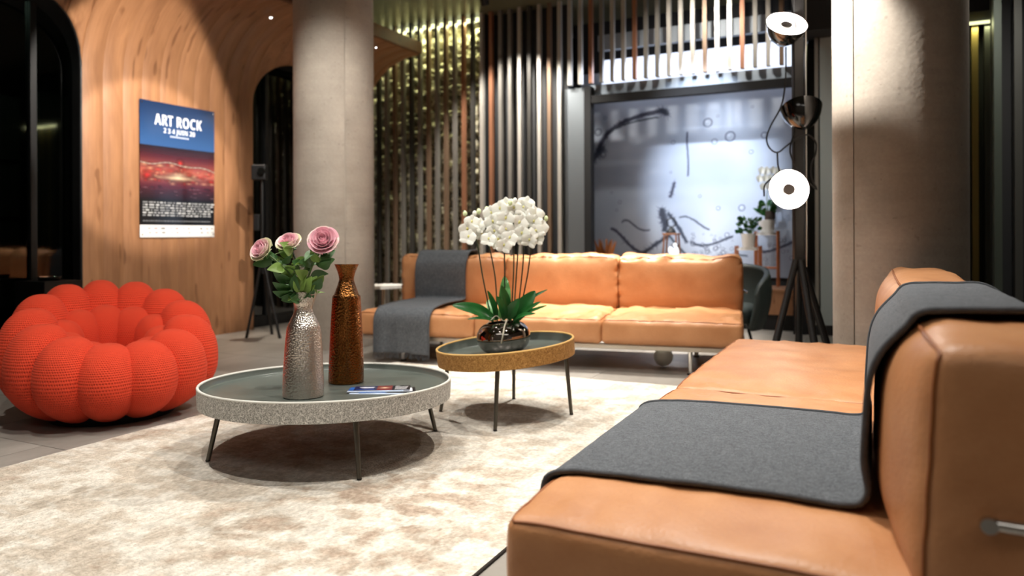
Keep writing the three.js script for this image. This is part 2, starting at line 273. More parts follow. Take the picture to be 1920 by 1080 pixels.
{  // globe lamp added only to brighten the corridor panels behind the glass
  const t = thing('added_corridor_lamp', 'added dim globe lamp brightening the corridor behind the arched glazing', 'lamp', RV(-7.2, 3.2, 3.2)); part(t, 'globe', new THREE.SphereGeometry(0.09, 20, 14), emit(0xf2f6ee, 0.8, 'dim_globe')); part(t, 'rod', cyl(0.008, 0.008, 0.4, 0, 0.26, 0), M.black);
  const l = new THREE.PointLight(0xf2f6ee, 5); l.position.copy(t.position); scene.add(l);
}

// --- slatted back wall
{
  const wall = struct('wall_back', null, null, 'wall of vertical metal slats in grey and copper behind the sofa');
  part(wall, 'panel', roomBox(-4.22, -3.17, V0 + 0.1, V0 + 0.2, 0, CEIL), M.dark);
  part(wall, 'panel', roomBox(-3.17, -2.9, V0 - 0.0, V0 + 0.2, 0, 2.66), std({ color: 0x70767a, metalness: 0.6, roughness: 0.42, name: 'grey_metal_panel' }));
  part(wall, 'panel', roomBox(-8, UR + 0.2, 9.4, 9.6, 0, CEIL), M.dark);
  // rubble stone face lit from above, behind the slats
  const ns = 150, nt = 240;
  const st = gridGeo(ns, nt, (s, t) => { const u = lerp(-6.4, -4.2, s), y = t * CEIL; const n = N1(u * 9 + 60, y * 13, 4096, 4096, 2), m = N2(u * 22 + 150, y * 30, 4096, 4096, 2); return RV(u, V0 + 0.3 - 0.1 * sstep(0.35, 0.6, n) - 0.05 * m, y).toArray(); }, (s, t) => [s * 1.6, t * 2.2]);
  part(wall, 'stone_face', st, std({ map: T.stone, roughness: 0.6, name: 'rubble_stone' }));
  part(wall, 'return_panel', roomBox(-4.23, -4.19, V0 - 0.02, V0 + 0.4, 0, CEIL), M.dark);
  // slats
  const kinds = {
    dark: std({ color: 0x45433f, metalness: 0.45, roughness: 0.42, name: 'slat_dark' }), grey: std({ color: 0x86827b, metalness: 0.5, roughness: 0.38, name: 'slat_grey' }),
    silver: std({ color: 0xb9b4ab, metalness: 0.5, roughness: 0.35, name: 'slat_silver' }), taupe: std({ color: 0x7b6552, metalness: 0.4, roughness: 0.42, name: 'slat_taupe' }), copper: std({ color: 0x96684e, metalness: 0.45, roughness: 0.4, name: 'slat_copper' }),
  };
  const order = ['taupe', 'dark', 'grey', 'taupe', 'grey', 'dark', 'grey', 'taupe', 'grey', 'taupe', 'grey', 'copper', 'dark', 'silver', 'copper', 'grey', 'grey', 'silver', 'dark', 'silver', 'taupe', 'silver', 'silver', 'silver', 'copper', 'grey', 'silver', 'silver', 'copper', 'grey', 'grey', 'silver', 'silver', 'silver', 'taupe', 'silver', 'silver', 'copper', 'grey', 'silver', 'taupe', 'copper'];
  const sh = new THREE.Shape(); sh.moveTo(-0.021, 0.024); sh.lineTo(-0.021, -0.03); sh.lineTo(-0.012, -0.05); sh.lineTo(0.012, -0.05); sh.lineTo(0.021, -0.03); sh.lineTo(0.021, 0.024); sh.closePath();
  const slatGeo = (y0, y1) => { const g = new THREE.ExtrudeGeometry(sh, { depth: y1 - y0, bevelEnabled: false }); g.rotateX(-Math.PI / 2); g.translate(0, y0, 0); return g; };   // shape y (front is -) becomes -z
  const full = slatGeo(0, CEIL), short = slatGeo(2.69, CEIL);
  for (let i = 0; i < 42; i++) { const u = -5.86 + 0.126 * i; const s = part(wall, 'slat', u < -3.2 ? full : short, kinds[order[i % order.length]]); s.position.copy(RV(u, V0 - 0.05, 0)); s.rotation.y = Math.PI - TH; }
  // niche lining
  const frameM = std({ color: 0x060607, roughness: 0.9, name: 'matt_black_frame' });
  const niche = struct('wall_niche', null, null, 'recessed niche with black frame behind the back sofa');
  part(niche, 'frame_post', roomBox(-2.92, -2.84, V0 - 0.06, V0 + 0.06, 0, 2.66), frameM);
  part(niche, 'frame_post', roomBox(-0.72, -0.6, V0 - 0.06, V0 + 0.06, 0, 2.92), frameM);
  part(niche, 'frame_beam', roomBox(-2.84, -0.72, V0 - 0.05, V0 + 0.05, 2.47, 2.555), frameM);
  part(niche, 'fascia', roomBox(-2.9, -0.6, V0 + 0.06, V0 + 0.12, 2.555, 2.69), std({ color: 0x8e98a2, metalness: 0.3, roughness: 0.5, name: 'blue_grey_metal' }));
  part(niche, 'light_ledge', roomBox(-2.9, -0.6, V0 + 0.36, V0 + 0.44, 3.15, 3.33), std({ color: 0x8f979e, metalness: 0.2, roughness: 0.5, name: 'grey_ledge' }));
  part(niche, 'side_wall', roomBox(-3.4, -3.35, V0 + 0.2, 9.4, 0, 2.9), M.dark);
  part(niche, 'side_wall', roomBox(-0.6, -0.55, V0 + 0.06, 9.4, 0, 2.9), M.dark);
  part(niche, 'backing', roomBox(-3.4, -0.55, 8.84, 8.95, 0, CEIL), M.dark);
  part(niche, 'skirting', roomBox(-3.35, -0.6, 8.8, 8.84, 0, 0.5), std({ color: 0x2a2d30, roughness: 0.6, name: 'dark_skirting' }));
}
// light box above the niche
{
  const lb = thing('light_box', 'glowing white light box behind the short slats above niche', 'light box');
  part(lb, 'diffuser', roomBox(-2.88, -0.62, V0 + 0.44, V0 + 0.46, 2.74, 3.05), emit(0xdfe9ff, 1.6, 'lit_diffuser'));
  const l = new THREE.RectAreaLight(0xdfe9ff, 5, 2.2, 0.3); l.position.copy(RV(-1.75, V0 + 0.42, 2.83)); l.lookAt(RV(-1.75, V0 - 1, 2.9)); scene.add(l);
}
// green-yellow light line over the stone face
{
  const ls = thing('light_strip', 'greenish light strip under the ceiling above the stone wall', 'light strip');
  part(ls, 'diffuser', roomBox(-6.1, -4.25, V0 + 0.04, V0 + 0.09, CEIL - 0.05, CEIL - 0.01), emit(0xf2f5bc, 2.2, 'lit_strip'));
  const l = new THREE.RectAreaLight(0xeef0b4, 90, 1.8, 0.05); l.position.copy(RV(-5.2, V0 + 0.065, CEIL - 0.06)); l.lookAt(RV(-5.2, V0 + 0.1, 0)); l.rotateZ(0); scene.add(l);
}
// right of the niche: bulkhead, glazed screen, more slats
{
  const w = struct('wall_glazed', null, null, 'dark glazed screen with thin metal mullions beside the niche');
  part(w, 'bulkhead', roomBox(-0.6, UR, V0 - 0.35, V0 + 0.1, 2.92, CEIL), M.dark);
  part(w, 'pane', roomBox(-0.58, 0.3, V0 + 0.02, V0 + 0.03, 0.05, 2.92), M.glassDark);
  part(w, 'backing', roomBox(-0.55, UR, V0 + 0.5, V0 + 0.6, 0, CEIL), M.dark);
  const mm = std({ color: 0x8f8c85, metalness: 0.6, roughness: 0.4, name: 'mullion_metal' });
  for (const u of [-0.5, -0.3, -0.12, 0.1]) part(w, 'mullion', roomBox(u - 0.016, u + 0.016, V0 - 0.04, V0 + 0.02, 0.1, 2.92), mm);
  part(w, 'side_panel', roomBox(-0.47, -0.33, V0 - 0.03, V0 + 0.015, 0.1, 2.92), std({ color: 0x9aa3a2, metalness: 0.2, roughness: 0.6, name: 'grey_green_panel' }));
  part(w, 'bottom_rail', roomBox(-0.6, 0.35, V0 - 0.03, V0 + 0.04, 0, 0.1), M.black);
  const s1 = std({ color: 0x4b4c48, metalness: 0.5, roughness: 0.4, name: 'far_slat' }), s2 = std({ color: 0x8d7a45, metalness: 0.4, roughness: 0.45, name: 'ochre_slat' }), s3 = std({ color: 0x4a524a, metalness: 0.5, roughness: 0.4, name: 'green_black_slat' });
  for (let i = 0; i < 6; i++) part(w, 'slat', roomBox(0.42 + i * 0.1, 0.47 + i * 0.1, V0 + 0.1, V0 + 0.2, 0, 2.98), [s1, s1, s2, s1, s2, s1][i]);
  for (let i = 0; i < 14; i++) part(w, 'slat', roomBox(0.83 + i * 0.13, 0.88 + i * 0.13, V0 - 1.2, V0 - 1.08, 0, CEIL), [s3, s1, s3][i % 3]);
  part(w, 'screen_panel', roomBox(0.83, UR, V0 - 1.04, V0 - 1.0, 0, CEIL), M.dark);
  const ls = thing('light_strip', 'short greenish light strip over slats beside the round column', 'light strip');
  part(ls, 'diffuser', roomBox(0.3, 1.2, V0 + 0.0, V0 + 0.04, 2.9, 2.92), emit(0xf2f5bc, 1.6, 'lit_strip_short'));
  const l = new THREE.RectAreaLight(0xeef0b4, 40, 0.9, 0.05); l.position.copy(RV(0.75, V0 + 0.06, 2.89)); l.lookAt(RV(0.75, V0 + 0.13, 0)); scene.add(l);
}
// mural print
{
  const cv = document.createElement('canvas'); cv.width = 1024; cv.height = 1024; const c = cv.getContext('2d');
  c.fillStyle = '#9ca5b2'; c.fillRect(0, 0, 1024, 1024);
  const blot = (x, y, r, col, a) => { const g = c.createRadialGradient(x, y, 0, x, y, r); g.addColorStop(0, col + a + ')'); g.addColorStop(1, col + '0)'); c.fillStyle = g; c.fillRect(x - r, y - r, 2 * r, 2 * r); };
  for (let i = 0; i < 70; i++) blot(rr(0, 1024), rr(0, 1024), rr(60, 220), rnd() < 0.5 ? 'rgba(128,140,156,' : 'rgba(178,186,198,', 0.35);
  c.lineCap = 'round';
  const stroke = (pts, w, a, col = '40,46,60') => { for (let k = 0; k < 14; k++) { c.strokeStyle = `rgba(${col},${a * 0.35})`; c.lineWidth = w * rr(0.1, 0.8); c.beginPath(); pts.forEach(([x, y], i) => { const X = x + rr(-w, w) * 0.55, Y = y + rr(-w, w) * 0.55; i ? c.lineTo(X, Y) : c.moveTo(X, Y); }); c.stroke(); } };
  const curve = (p0, p1, p2, p3) => { const o = []; for (let i = 0; i <= 24; i++) { const t = i / 24, m = 1 - t; o.push([m * m * m * p0[0] + 3 * m * m * t * p1[0] + 3 * m * t * t * p2[0] + t * t * t * p3[0], m * m * m * p0[1] + 3 * m * m * t * p1[1] + 3 * m * t * t * p2[1] + t * t * t * p3[1]]); } return o; };
  stroke(curve([86, 400], [112, 280], [220, 240], [386, 215]), 17, 0.9); stroke(curve([386, 215], [400, 216], [408, 226], [416, 236]), 12, 0.8); stroke(curve([150, 300], [220, 262], [300, 252], [372, 246]), 8, 0.6);
  stroke(curve([30, 460], [60, 430], [80, 410], [110, 380]), 26, 0.4);
  stroke(curve([506, 330], [498, 380], [514, 440], [508, 540]), 7, 0.7);
  stroke(curve([425, 640], [440, 620], [435, 600], [448, 570]), 10, 0.9);
  stroke(curve([150, 790], [210, 820], [230, 900], [300, 915]), 13, 0.7); stroke(curve([300, 915], [340, 890], [370, 860], [420, 830]), 13, 0.8);
  stroke(curve([392, 700], [378, 735], [420, 760], [400, 800]), 16, 1.0); stroke(curve([420, 720], [450, 760], [470, 800], [500, 860]), 12, 0.8); stroke(curve([400, 800], [440, 850], [470, 900], [520, 940]), 9, 0.6);
  stroke(curve([470, 740], [520, 720], [560, 790], [600, 800]), 7, 0.5); stroke(curve([520, 860], [580, 905], [650, 850], [700, 835]), 9, 0.8); stroke(curve([500, 930], [600, 950], [680, 910], [760, 925]), 8, 0.6);
  stroke(curve([200, 760], [240, 720], [260, 820], [330, 800]), 8, 0.5); stroke(curve([800, 900], [850, 920], [900, 880], [950, 860]), 10, 0.7);
  const ring = (x, y, r, a = 0.7) => { c.strokeStyle = `rgba(52,58,72,${a})`; c.lineWidth = r * 0.3; c.beginPath(); c.ellipse(x, y, r * 0.9, r, 0.3, 0, 7); c.stroke(); c.fillStyle = 'rgba(210,216,226,0.5)'; c.beginPath(); c.arc(x - r * 0.25, y - r * 0.25, r * 0.3, 0, 7); c.fill(); };
  for (const [x, y, r] of [[86, 300, 17], [110, 418, 14], [120, 230, 8], [596, 290, 20], [640, 262, 6], [625, 382, 13], [692, 362, 22], [835, 366, 14], [442, 374, 9], [786, 230, 6], [560, 640, 7], [640, 700, 9], [740, 700, 14], [190, 660, 8], [175, 700, 6], [150, 610, 6], [430, 520, 6], [780, 440, 9]]) ring(x, y, r);
  for (let i = 0; i < 46; i++) ring(rr(520, 720), rr(820, 930), rr(3, 11), 0.7);
  for (let i = 0; i < 26; i++) ring(rr(800, 950), rr(840, 1000), rr(3, 9), 0.6);
  const tx = new THREE.CanvasTexture(cv); tx.colorSpace = THREE.SRGBColorSpace;
  const g = box(2.7, 2.5, 0.02);
  const m = single('mural', g, std({ map: tx, roughness: 0.55, name: 'printed_mural' }), 'large blue-grey mural of ink and water bubbles in the niche', 'mural', RV(-1.955, 8.785, 1.755), -TH);
}

// ------------------------------------------------------------------ columns
{
  const R = 0.36;
  const colGeo = (notch) => {
    const s = new THREE.Shape(), n = 96; for (let i = 0; i <= n; i++) { const a = i / n * Math.PI * 2; let r = R; const q = Math.abs(((a - notch + Math.PI * 3) % (Math.PI * 2)) - Math.PI); if (q < 0.001 || i === 0) { } s.lineTo ? (i ? s.lineTo(r * Math.cos(a), r * Math.sin(a)) : s.moveTo(r * Math.cos(a), r * Math.sin(a))) : 0; }
    const g = new THREE.CylinderGeometry(R, R, CEIL, 128, 1, true, notch + 0.012, Math.PI * 2 - 0.024); const uv = g.attributes.uv; for (let i = 0; i < uv.count; i++) uv.setXY(i, uv.getX(i) * 1.15, uv.getY(i) * 1.85);
    const inner = new THREE.CylinderGeometry(R - 0.006, R - 0.006, CEIL, 8, 1, true, notch - 0.03, 0.06);
    const j1 = box(0.007, CEIL, 0.001);
    return mergeGeometries([g, inner]);
  };
  const mk = (p, notch, label) => { const m = single('concrete_column', colGeo(notch), M.concrete, label, 'column', [p.x, CEIL / 2, p.z]); return m; };
  const a = PX(627, 440, 6.8), b = PX(1685, 440, 4.39);
  const faceA = Math.atan2(-a.x, -a.z), faceB = Math.atan2(-b.x, -b.z);
  mk(a, faceA + 0.26, 'round concrete column between the oak wall and back sofa');
  mk(b, faceB - 0.68, 'round concrete column behind the far end of long sofa');
}

// ------------------------------------------------------------------ rug
{
  const u0 = -3.36, u1 = -1.05, v0 = 0.5, v1 = 4.8, w = u1 - u0, d = v1 - v0;
  const rug = thing('rug', 'cream and brown distressed rug under the two round tables', 'rug', RV((u0 + u1) / 2, (v0 + v1) / 2, 0), -TH);
  const g = gridGeo(40, 60, (s, t) => [(s - 0.5) * w, 0.011 + wob(s * 12, t * 20, 5) * 0.002, (0.5 - t) * d]); part(rug, 'pile', thicken(g, 40, 60, 0.009), M.rug);
  part(rug, 'binding', mergeGeometries([rod([-w / 2, 0.005, -d / 2], [w / 2, 0.005, -d / 2], 0.006), rod([-w / 2, 0.005, d / 2], [w / 2, 0.005, d / 2], 0.006), rod([-w / 2, 0.005, -d / 2], [-w / 2, 0.005, d / 2], 0.006), rod([w / 2, 0.005, -d / 2], [w / 2, 0.005, d / 2], 0.006)]), M.rugEdge);
}

// ------------------------------------------------------------------ sofas
function cushion(hx, hy, hz, o) {
  const { r = 0.035, top = 0.03, front = 0.02, back = 0, side = 0.006, wr = 0.006, k = 0, lean = 0, nx = 44, ny = 14, nz = 30 } = o;
  const sp = (t) => Math.sign(t) * (1 - Math.pow(1 - Math.abs(t), 1.5));
  const def = (x, y, z) => {
    const ix = Math.max(-hx + r, Math.min(hx - r, x)), iy = Math.max(-hy + r, Math.min(hy - r, y)), iz = Math.max(-hz + r, Math.min(hz - r, z));
    let dx = x - ix, dy = y - iy, dz = z - iz; const l = Math.hypot(dx, dy, dz); if (l > 1e-9) { dx *= r / l; dy *= r / l; dz *= r / l; }
    let X = ix + dx, Y = iy + dy, Z = iz + dz; const a = X / hx, b = Y / hy, c = Z / hz, a4 = 1 - a ** 4, c4 = 1 - c ** 4, b4 = 1 - b ** 4;
    const ed = (1 - a ** 12) * (1 - c ** 12) * 0.94 + 0.06, cr = wr * ed * (wob(X * 7 + 40, Z * 7 + Y * 5 + 40, k) * 1.2 + (Math.abs(a) ** 3) * wob(X * 9 + 80, (Z + Y) * 22 + 80, k + 1) * 2.4 + (Math.abs(c) ** 4) * wob(X * 24 + 80, (Z + Y) * 8 + 80, k + 2) * 1.3);
    const q = Math.max(0, b), m = Math.max(0, c), m2 = Math.max(0, -c);
    return [X + a * side * b4 + Math.sign(a) * Math.abs(a) ** 6 * cr * 0.6, Y + q * (top * a4 * c4 + cr), Z + m * (front * a4 * b4 + cr) - m2 * back * a4 * b4 - lean * (Y + hy)];
  };
  const g = new THREE.BoxGeometry(2, 2, 2, nx, ny, nz), p = g.attributes.position, n = g.attributes.normal, uv = g.attributes.uv;
  for (let i = 0; i < p.count; i++) {
    const x = sp(p.getX(i)) * hx, y = sp(p.getY(i)) * hy, z = sp(p.getZ(i)) * hz, ax = Math.abs(n.getX(i)), ay = Math.abs(n.getY(i));
    if (ay > 0.5) uv.setXY(i, x / 0.7 + k, z / 0.7); else if (ax > 0.5) uv.setXY(i, z / 0.7 + k, y / 0.7); else uv.setXY(i, x / 0.7 + k, y / 0.7 + 0.3);
    p.setXYZ(i, ...def(x, y, z));
  }
  return { geo: sweetNormals(g), def };
}
function buildSofa(root, L, modules, o = {}) {
  const w = L / modules, sy = 0.298, hy = 0.092, hz = 0.5, cz = -0.5, bhx = w / 2 - 0.004, bhy = 0.225, bhz = 0.125, by = 0.587, bz = -0.915, lean = 0.05, crown = 0.024, bulge = o.bulge ?? 0.05;
  for (let i = 0; i < modules; i++) {
    const cx = -L / 2 + w * (i + 0.5), hx = w / 2 - 0.003;
    const s = cushion(hx, hy, hz, { top: crown, front: 0.02, k: i * 3.1 + (o.k ?? 0), wr: o.wr ?? 0.007 });
    const sm = part(root, 'seat_cushion', s.geo, M.leather); sm.position.set(cx, sy, cz);
    const e = 0.012, loop = []; const n = 26;
    for (let q = 0; q < n; q++) loop.push(s.def(lerp(-hx + e, hx - e, q / n), hy - e * 0.4, hz - e * 0.4)); for (let q = 0; q < n; q++) loop.push(s.def(hx - e * 0.4, hy - e * 0.4, lerp(hz - e, -hz + e, q / n)));
    for (let q = 0; q < n; q++) loop.push(s.def(lerp(hx - e, -hx + e, q / n), hy - e * 0.4, -hz + e * 0.4)); for (let q = 0; q < n; q++) loop.push(s.def(-hx + e * 0.4, hy - e * 0.4, lerp(-hz + e, hz - e, q / n)));
    part(sm, 'piping', tube(loop, 0.0042, 300, 6, true), M.piping);
    const b = cushion(bhx, bhy, bhz, { r: 0.04, top: 0.018, front: bulge, back: 0.02, side: 0.01, k: i * 5.3 + 11 + (o.k ?? 0), wr: o.wr ?? 0.008, lean, nx: 44, ny: 30, nz: 12 });
    const bm = part(root, 'back_cushion', b.geo, M.leather); bm.position.set(cx, by, bz);
    const lp = []; const f = bhz - 0.006;
    for (let q = 0; q < n; q++) lp.push(b.def(lerp(-bhx + e, bhx - e, q / n), bhy - 0.006, f)); for (let q = 0; q < n; q++) lp.push(b.def(bhx - 0.006, lerp(bhy - e, -bhy + e, q / n), f));
    for (let q = 0; q < n; q++) lp.push(b.def(lerp(bhx - e, -bhx + e, q / n), -bhy + 0.006, f)); for (let q = 0; q < n; q++) lp.push(b.def(-bhx + 0.006, lerp(-bhy + e, bhy - e, q / n), f));
    part(bm, 'piping', tube(lp, 0.0045, 300, 6, true), M.piping);
  }
  // aluminium frame and legs
  part(root, 'frame', mergeGeometries([rbox(L - 0.04, 0.035, 0.05, 0.006, 0, 0.185, -0.06), rbox(L - 0.04, 0.035, 0.05, 0.006, 0, 0.185, -0.9), rbox(0.05, 0.035, 0.84, 0.006, -L / 2 + 0.08, 0.185, -0.48), rbox(0.05, 0.035, 0.84, 0.006, L / 2 - 0.08, 0.185, -0.48)]), M.alu);
  part(root, 'back_support', rbox(L - 0.1, 0.03, 0.04, 0.006, 0, 0.42, -1.05), M.alu);
  for (const x of [-L / 2 + 0.36, L / 2 - 0.36]) for (const z of [-0.08, -0.88]) { const l = part(root, 'leg', cyl(0.017, 0.017, 0.168, x, 0.084, z), M.chrome); part(l, 'foot', cyl(0.022, 0.024, 0.012, x, 0.006, z), M.black); }
  // chrome brackets that hold the back
  for (const s of [-1, 1]) { const a = part(root, 'bracket', tube([[s * (L / 2 - 0.06), 0.54, -1.01], [s * (L / 2 + 0.0), 0.535, -0.98], [s * (L / 2 + 0.022), 0.53, -0.95], [s * (L / 2 + 0.024), 0.53, -0.90]], 0.011, 24, 10), M.chrome); part(a, 'screw', cyl(0.013, 0.013, 0.014).rotateZ(Math.PI / 2).translate(s * (L / 2 + 0.03), 0.53, -0.89), M.chrome); }
  const inMod = (x) => { const q = (x + L / 2) / w, i = Math.max(0, Math.min(modules - 1, Math.floor(q))); return ((q - i) - 0.5) * 2; };
  return {
    seatY: (x, z) => { const a = Math.min(1, Math.abs(inMod(x))), c = (z - cz) / hz; return sy + hy + crown * Math.max(0.35, (1 - a ** 4)) * Math.max(0, 1 - c ** 4) + 0.004; },
    backZ: (x, y) => { const b = (y - by) / bhy; return bz + bhz + bulge * Math.max(0, 1 - b ** 4) - lean * (y - by + bhy) + 0.004; },
    top: by + bhy + 0.018, bz, bhz, lean, hz, cz,
  };
}
function throwOver(sofa, x0, x1, hangY, e, root, fringe, skew = 0) {
  const t = root, nu = 26, nv = 120, cols = [];
  for (let i = 0; i <= nu; i++) {
    const s = i / nu, x = lerp(x0, x1, s), pts = [];
    if (hangY !== null) { pts.push([0.05, hangY], [0.045, lerp(hangY, 0.36, 0.5)], [0.042, 0.34]); pts.push([0.028, 0.382]); } else pts.push([0.036, 0.30], [0.030, 0.36], [0.016, 0.392]);
    for (const z of [-0.03, -0.1, -0.2, -0.3, -0.4, -0.5, -0.6, -0.66]) pts.push([z, sofa.seatY(x, z) + e]);
    const zb = sofa.backZ(x, 0.47); pts.push([zb + 0.03, sofa.seatY(x, -0.7) + 0.006 + e]);
    for (const y of [0.45, 0.52, 0.6, 0.67, 0.72, 0.76]) pts.push([sofa.backZ(x, y) + e + 0.006, y]);
    const zt = sofa.bz - sofa.lean * 0.436; pts.push([zt + sofa.bhz + 0.028, sofa.top - 0.02], [zt + sofa.bhz + 0.004, sofa.top + 0.008], [zt + sofa.bhz * 0.6, sofa.top + 0.008 + e * 0.8], [zt, sofa.top + 0.01 + e * 0.8], [zt - sofa.bhz * 0.7, sofa.top + 0.006 + e * 0.8], [zt - sofa.bhz - 0.018, sofa.top - 0.04], [zt - sofa.bhz - 0.026, 0.72], [zt - sofa.bhz - 0.02, 0.6]);
    cols.push(new THREE.CatmullRomCurve3(pts.map(([z, y]) => new THREE.Vector3(x, y, z)), false, 'centripetal').getSpacedPoints(nv));
  }
  const f = (s, q) => { const i = Math.round(s * nu), j = Math.round(q * nv), p = cols[i][j]; const h = j < 26 && hangY !== null ? (1 - j / 26) : 0; return [p.x + skew * (q - 0.3) + 0.012 * wob(q * 9 + 3, 2.2, 3) * (s < 0.1 || s > 0.9 ? 1 : 0.6), p.y + Math.abs(wob(s * 7 + 9, q * 16 + 4, 6)) * 0.006 + h * wob(s * 6, 1.3, 4) * 0.02, p.z + h * wob(s * 7 + 2, 3.1, 7) * 0.035]; };
  const len = 2.0, g = gridGeo(nu, nv, f, (s, q) => [s * (x1 - x0) / 0.35, q * len / 0.35]);
  const th = thicken(g, nu, nv, 0.008); part(t, 'cloth', th, M.wool);
  const es = []; for (const s of [0, 1]) { const pts = []; for (let j = 0; j <= nv; j += 2) { const a = f(s, j / nv); pts.push([a[0], a[1], a[2]]); } es.push(tube(pts, 0.006, 160, 8)); }
  part(t, 'folded_hem', mergeGeometries(es), M.wool);
  if (fringe) { const fr = []; for (let i = 0; i < 70; i++) { const s = i / 69, a = f(s, 0), x = a[0] + rr(-0.006, 0.006); fr.push(tube([[a[0], a[1] + 0.006, a[2] - 0.004], [x, a[1] - 0.02, a[2] + rr(-0.006, 0.006)], [x + rr(-0.012, 0.012), a[1] - rr(0.03, 0.05), a[2] + rr(-0.01, 0.01)]], 0.0022, 4, 4)); } const m = part(t, 'fringe', mergeGeometries(fr), M.wool); m.userData.kind = 'stuff'; }
}
{
  // back sofa, three seats
  const ang = 17 * D2R, L = 2.95, fr = new THREE.Vector3(1.583, 0, -5.08), dir = new THREE.Vector3(Math.cos(ang), 0, Math.sin(ang));
  const c = fr.clone().addScaledVector(dir, -L / 2);
  const s = thing('leather_sofa', 'three-seat cognac leather sofa facing the camera before the slatted wall', 'sofa', c, -ang);
  const q = buildSofa(s, L, 3, { bulge: 0.045, k: 2, wr: 0.045 });
  const t = thing('throw_blanket', 'grey wool throw with fringe hanging over the three-seat back sofa', 'blanket', c, -ang);
  throwOver(q, -L / 2 + 0.17, -L / 2 + 0.64, 0.075, 0.026, t, true, 0.02);
  // long sofa on the right
  const L2 = 3.03, c2 = RV(-0.725, 1.435 + L2 / 2, 0);
  const s2 = thing('leather_sofa', 'long cognac leather sofa seen end-on with its near cushion filling the corner', 'sofa', c2, -TH - Math.PI / 2);
  const q2 = buildSofa(s2, L2, 2, { bulge: 0.075, k: 6, wr: 0.013 });
  const t2 = thing('throw_blanket', 'wide charcoal wool throw spread over the long sofa in front', 'blanket', c2, -TH - Math.PI / 2);
  throwOver(q2, L2 / 2 - 1.135, L2 / 2 - 0.285, null, 0.010, t2, false, 0.0);
}

// ------------------------------------------------------------------ orange bubble armchair
{
  const root = thing('bubble_armchair', 'round orange-red armchair made of knitted padded bubbles', 'armchair', [-2.262, 0, -4.2], 38 * D2R); root.scale.set(0.86, 1.0, 0.86);
  const blob = (ax, ay, az, e1 = 0.8, e2 = 0.85, n = 36, m = 28) => {   // superellipsoid
    const g = new THREE.SphereGeometry(1, n, m), p = g.attributes.position, uv = g.attributes.uv; const pw = (t, e) => Math.sign(t) * Math.pow(Math.abs(t), e);
    for (let i = 0; i < p.count; i++) { const x = p.getX(i), y = p.getY(i), z = p.getZ(i), ph = Math.asin(Math.max(-1, Math.min(1, y))), th = Math.atan2(z, x); p.setXYZ(i, ax * pw(Math.cos(ph), e1) * pw(Math.cos(th), e2), ay * pw(Math.sin(ph), e1), az * pw(Math.cos(ph), e1) * pw(Math.sin(th), e2)); uv.setXY(i, uv.getX(i) * 5, uv.getY(i) * 3.6); }
    return sweetNormals(g);
  };
  const N = 13;
  for (let i = 0; i < N; i++) {   // outer lobes, low in front (+z) and high behind
    const a = (i + 0.5) / N * Math.PI * 2, back = (1 - Math.cos(a)) / 2, top = lerp(0.435, 0.735, Math.pow(back, 0.9)), h = top - 0.02;
    const g = blob(0.172, h / 2, 0.185, 0.82, 0.9);
    const p = g.attributes.position; for (let k = 0; k < p.count; k++) { const y = p.getY(k) / (h / 2); p.setZ(k, p.getZ(k) - 0.10 * Math.pow(Math.max(0, -y), 2) + 0.035 * (1 - y * y) + 0.03 * Math.max(0, y) * back); const sq = 1 - 0.16 * Math.max(0, -y); p.setX(k, p.getX(k) * sq); }
    sweetNormals(g);
    const m = part(root, 'bubble', g, M.knit); m.position.set(0.425 * Math.sin(a), 0.02 + h / 2, 0.425 * Math.cos(a)); m.rotation.y = a;
  }
  for (let i = 0; i < 9; i++) {   // inner row under the rim
    const a = Math.PI + (i - 4) * 0.62, back = (1 - Math.cos(a)) / 2; const g = blob(0.135, lerp(0.12, 0.165, back), 0.12, 0.9, 0.9, 28, 20);
    const m = part(root, 'bubble', g, M.knit); m.position.set(0.285 * Math.sin(a), lerp(0.30, 0.43, back), 0.285 * Math.cos(a)); m.rotation.y = a;
  }
  for (let i = 0; i < 6; i++) { const a = i / 6 * Math.PI * 2 + 0.3; const m = part(root, 'bubble', blob(0.12, 0.085, 0.12, 0.9, 0.9, 24, 16), M.knit); m.position.set(0.16 * Math.sin(a), 0.245, 0.16 * Math.cos(a)); }
  const m = part(root, 'bubble', blob(0.12, 0.085, 0.12, 0.9, 0.9, 24, 16), M.knit); m.position.set(0, 0.25, 0);
  part(root, 'base', cyl(0.40, 0.37, 0.05, 0, 0.025, 0, 40), M.black);
}

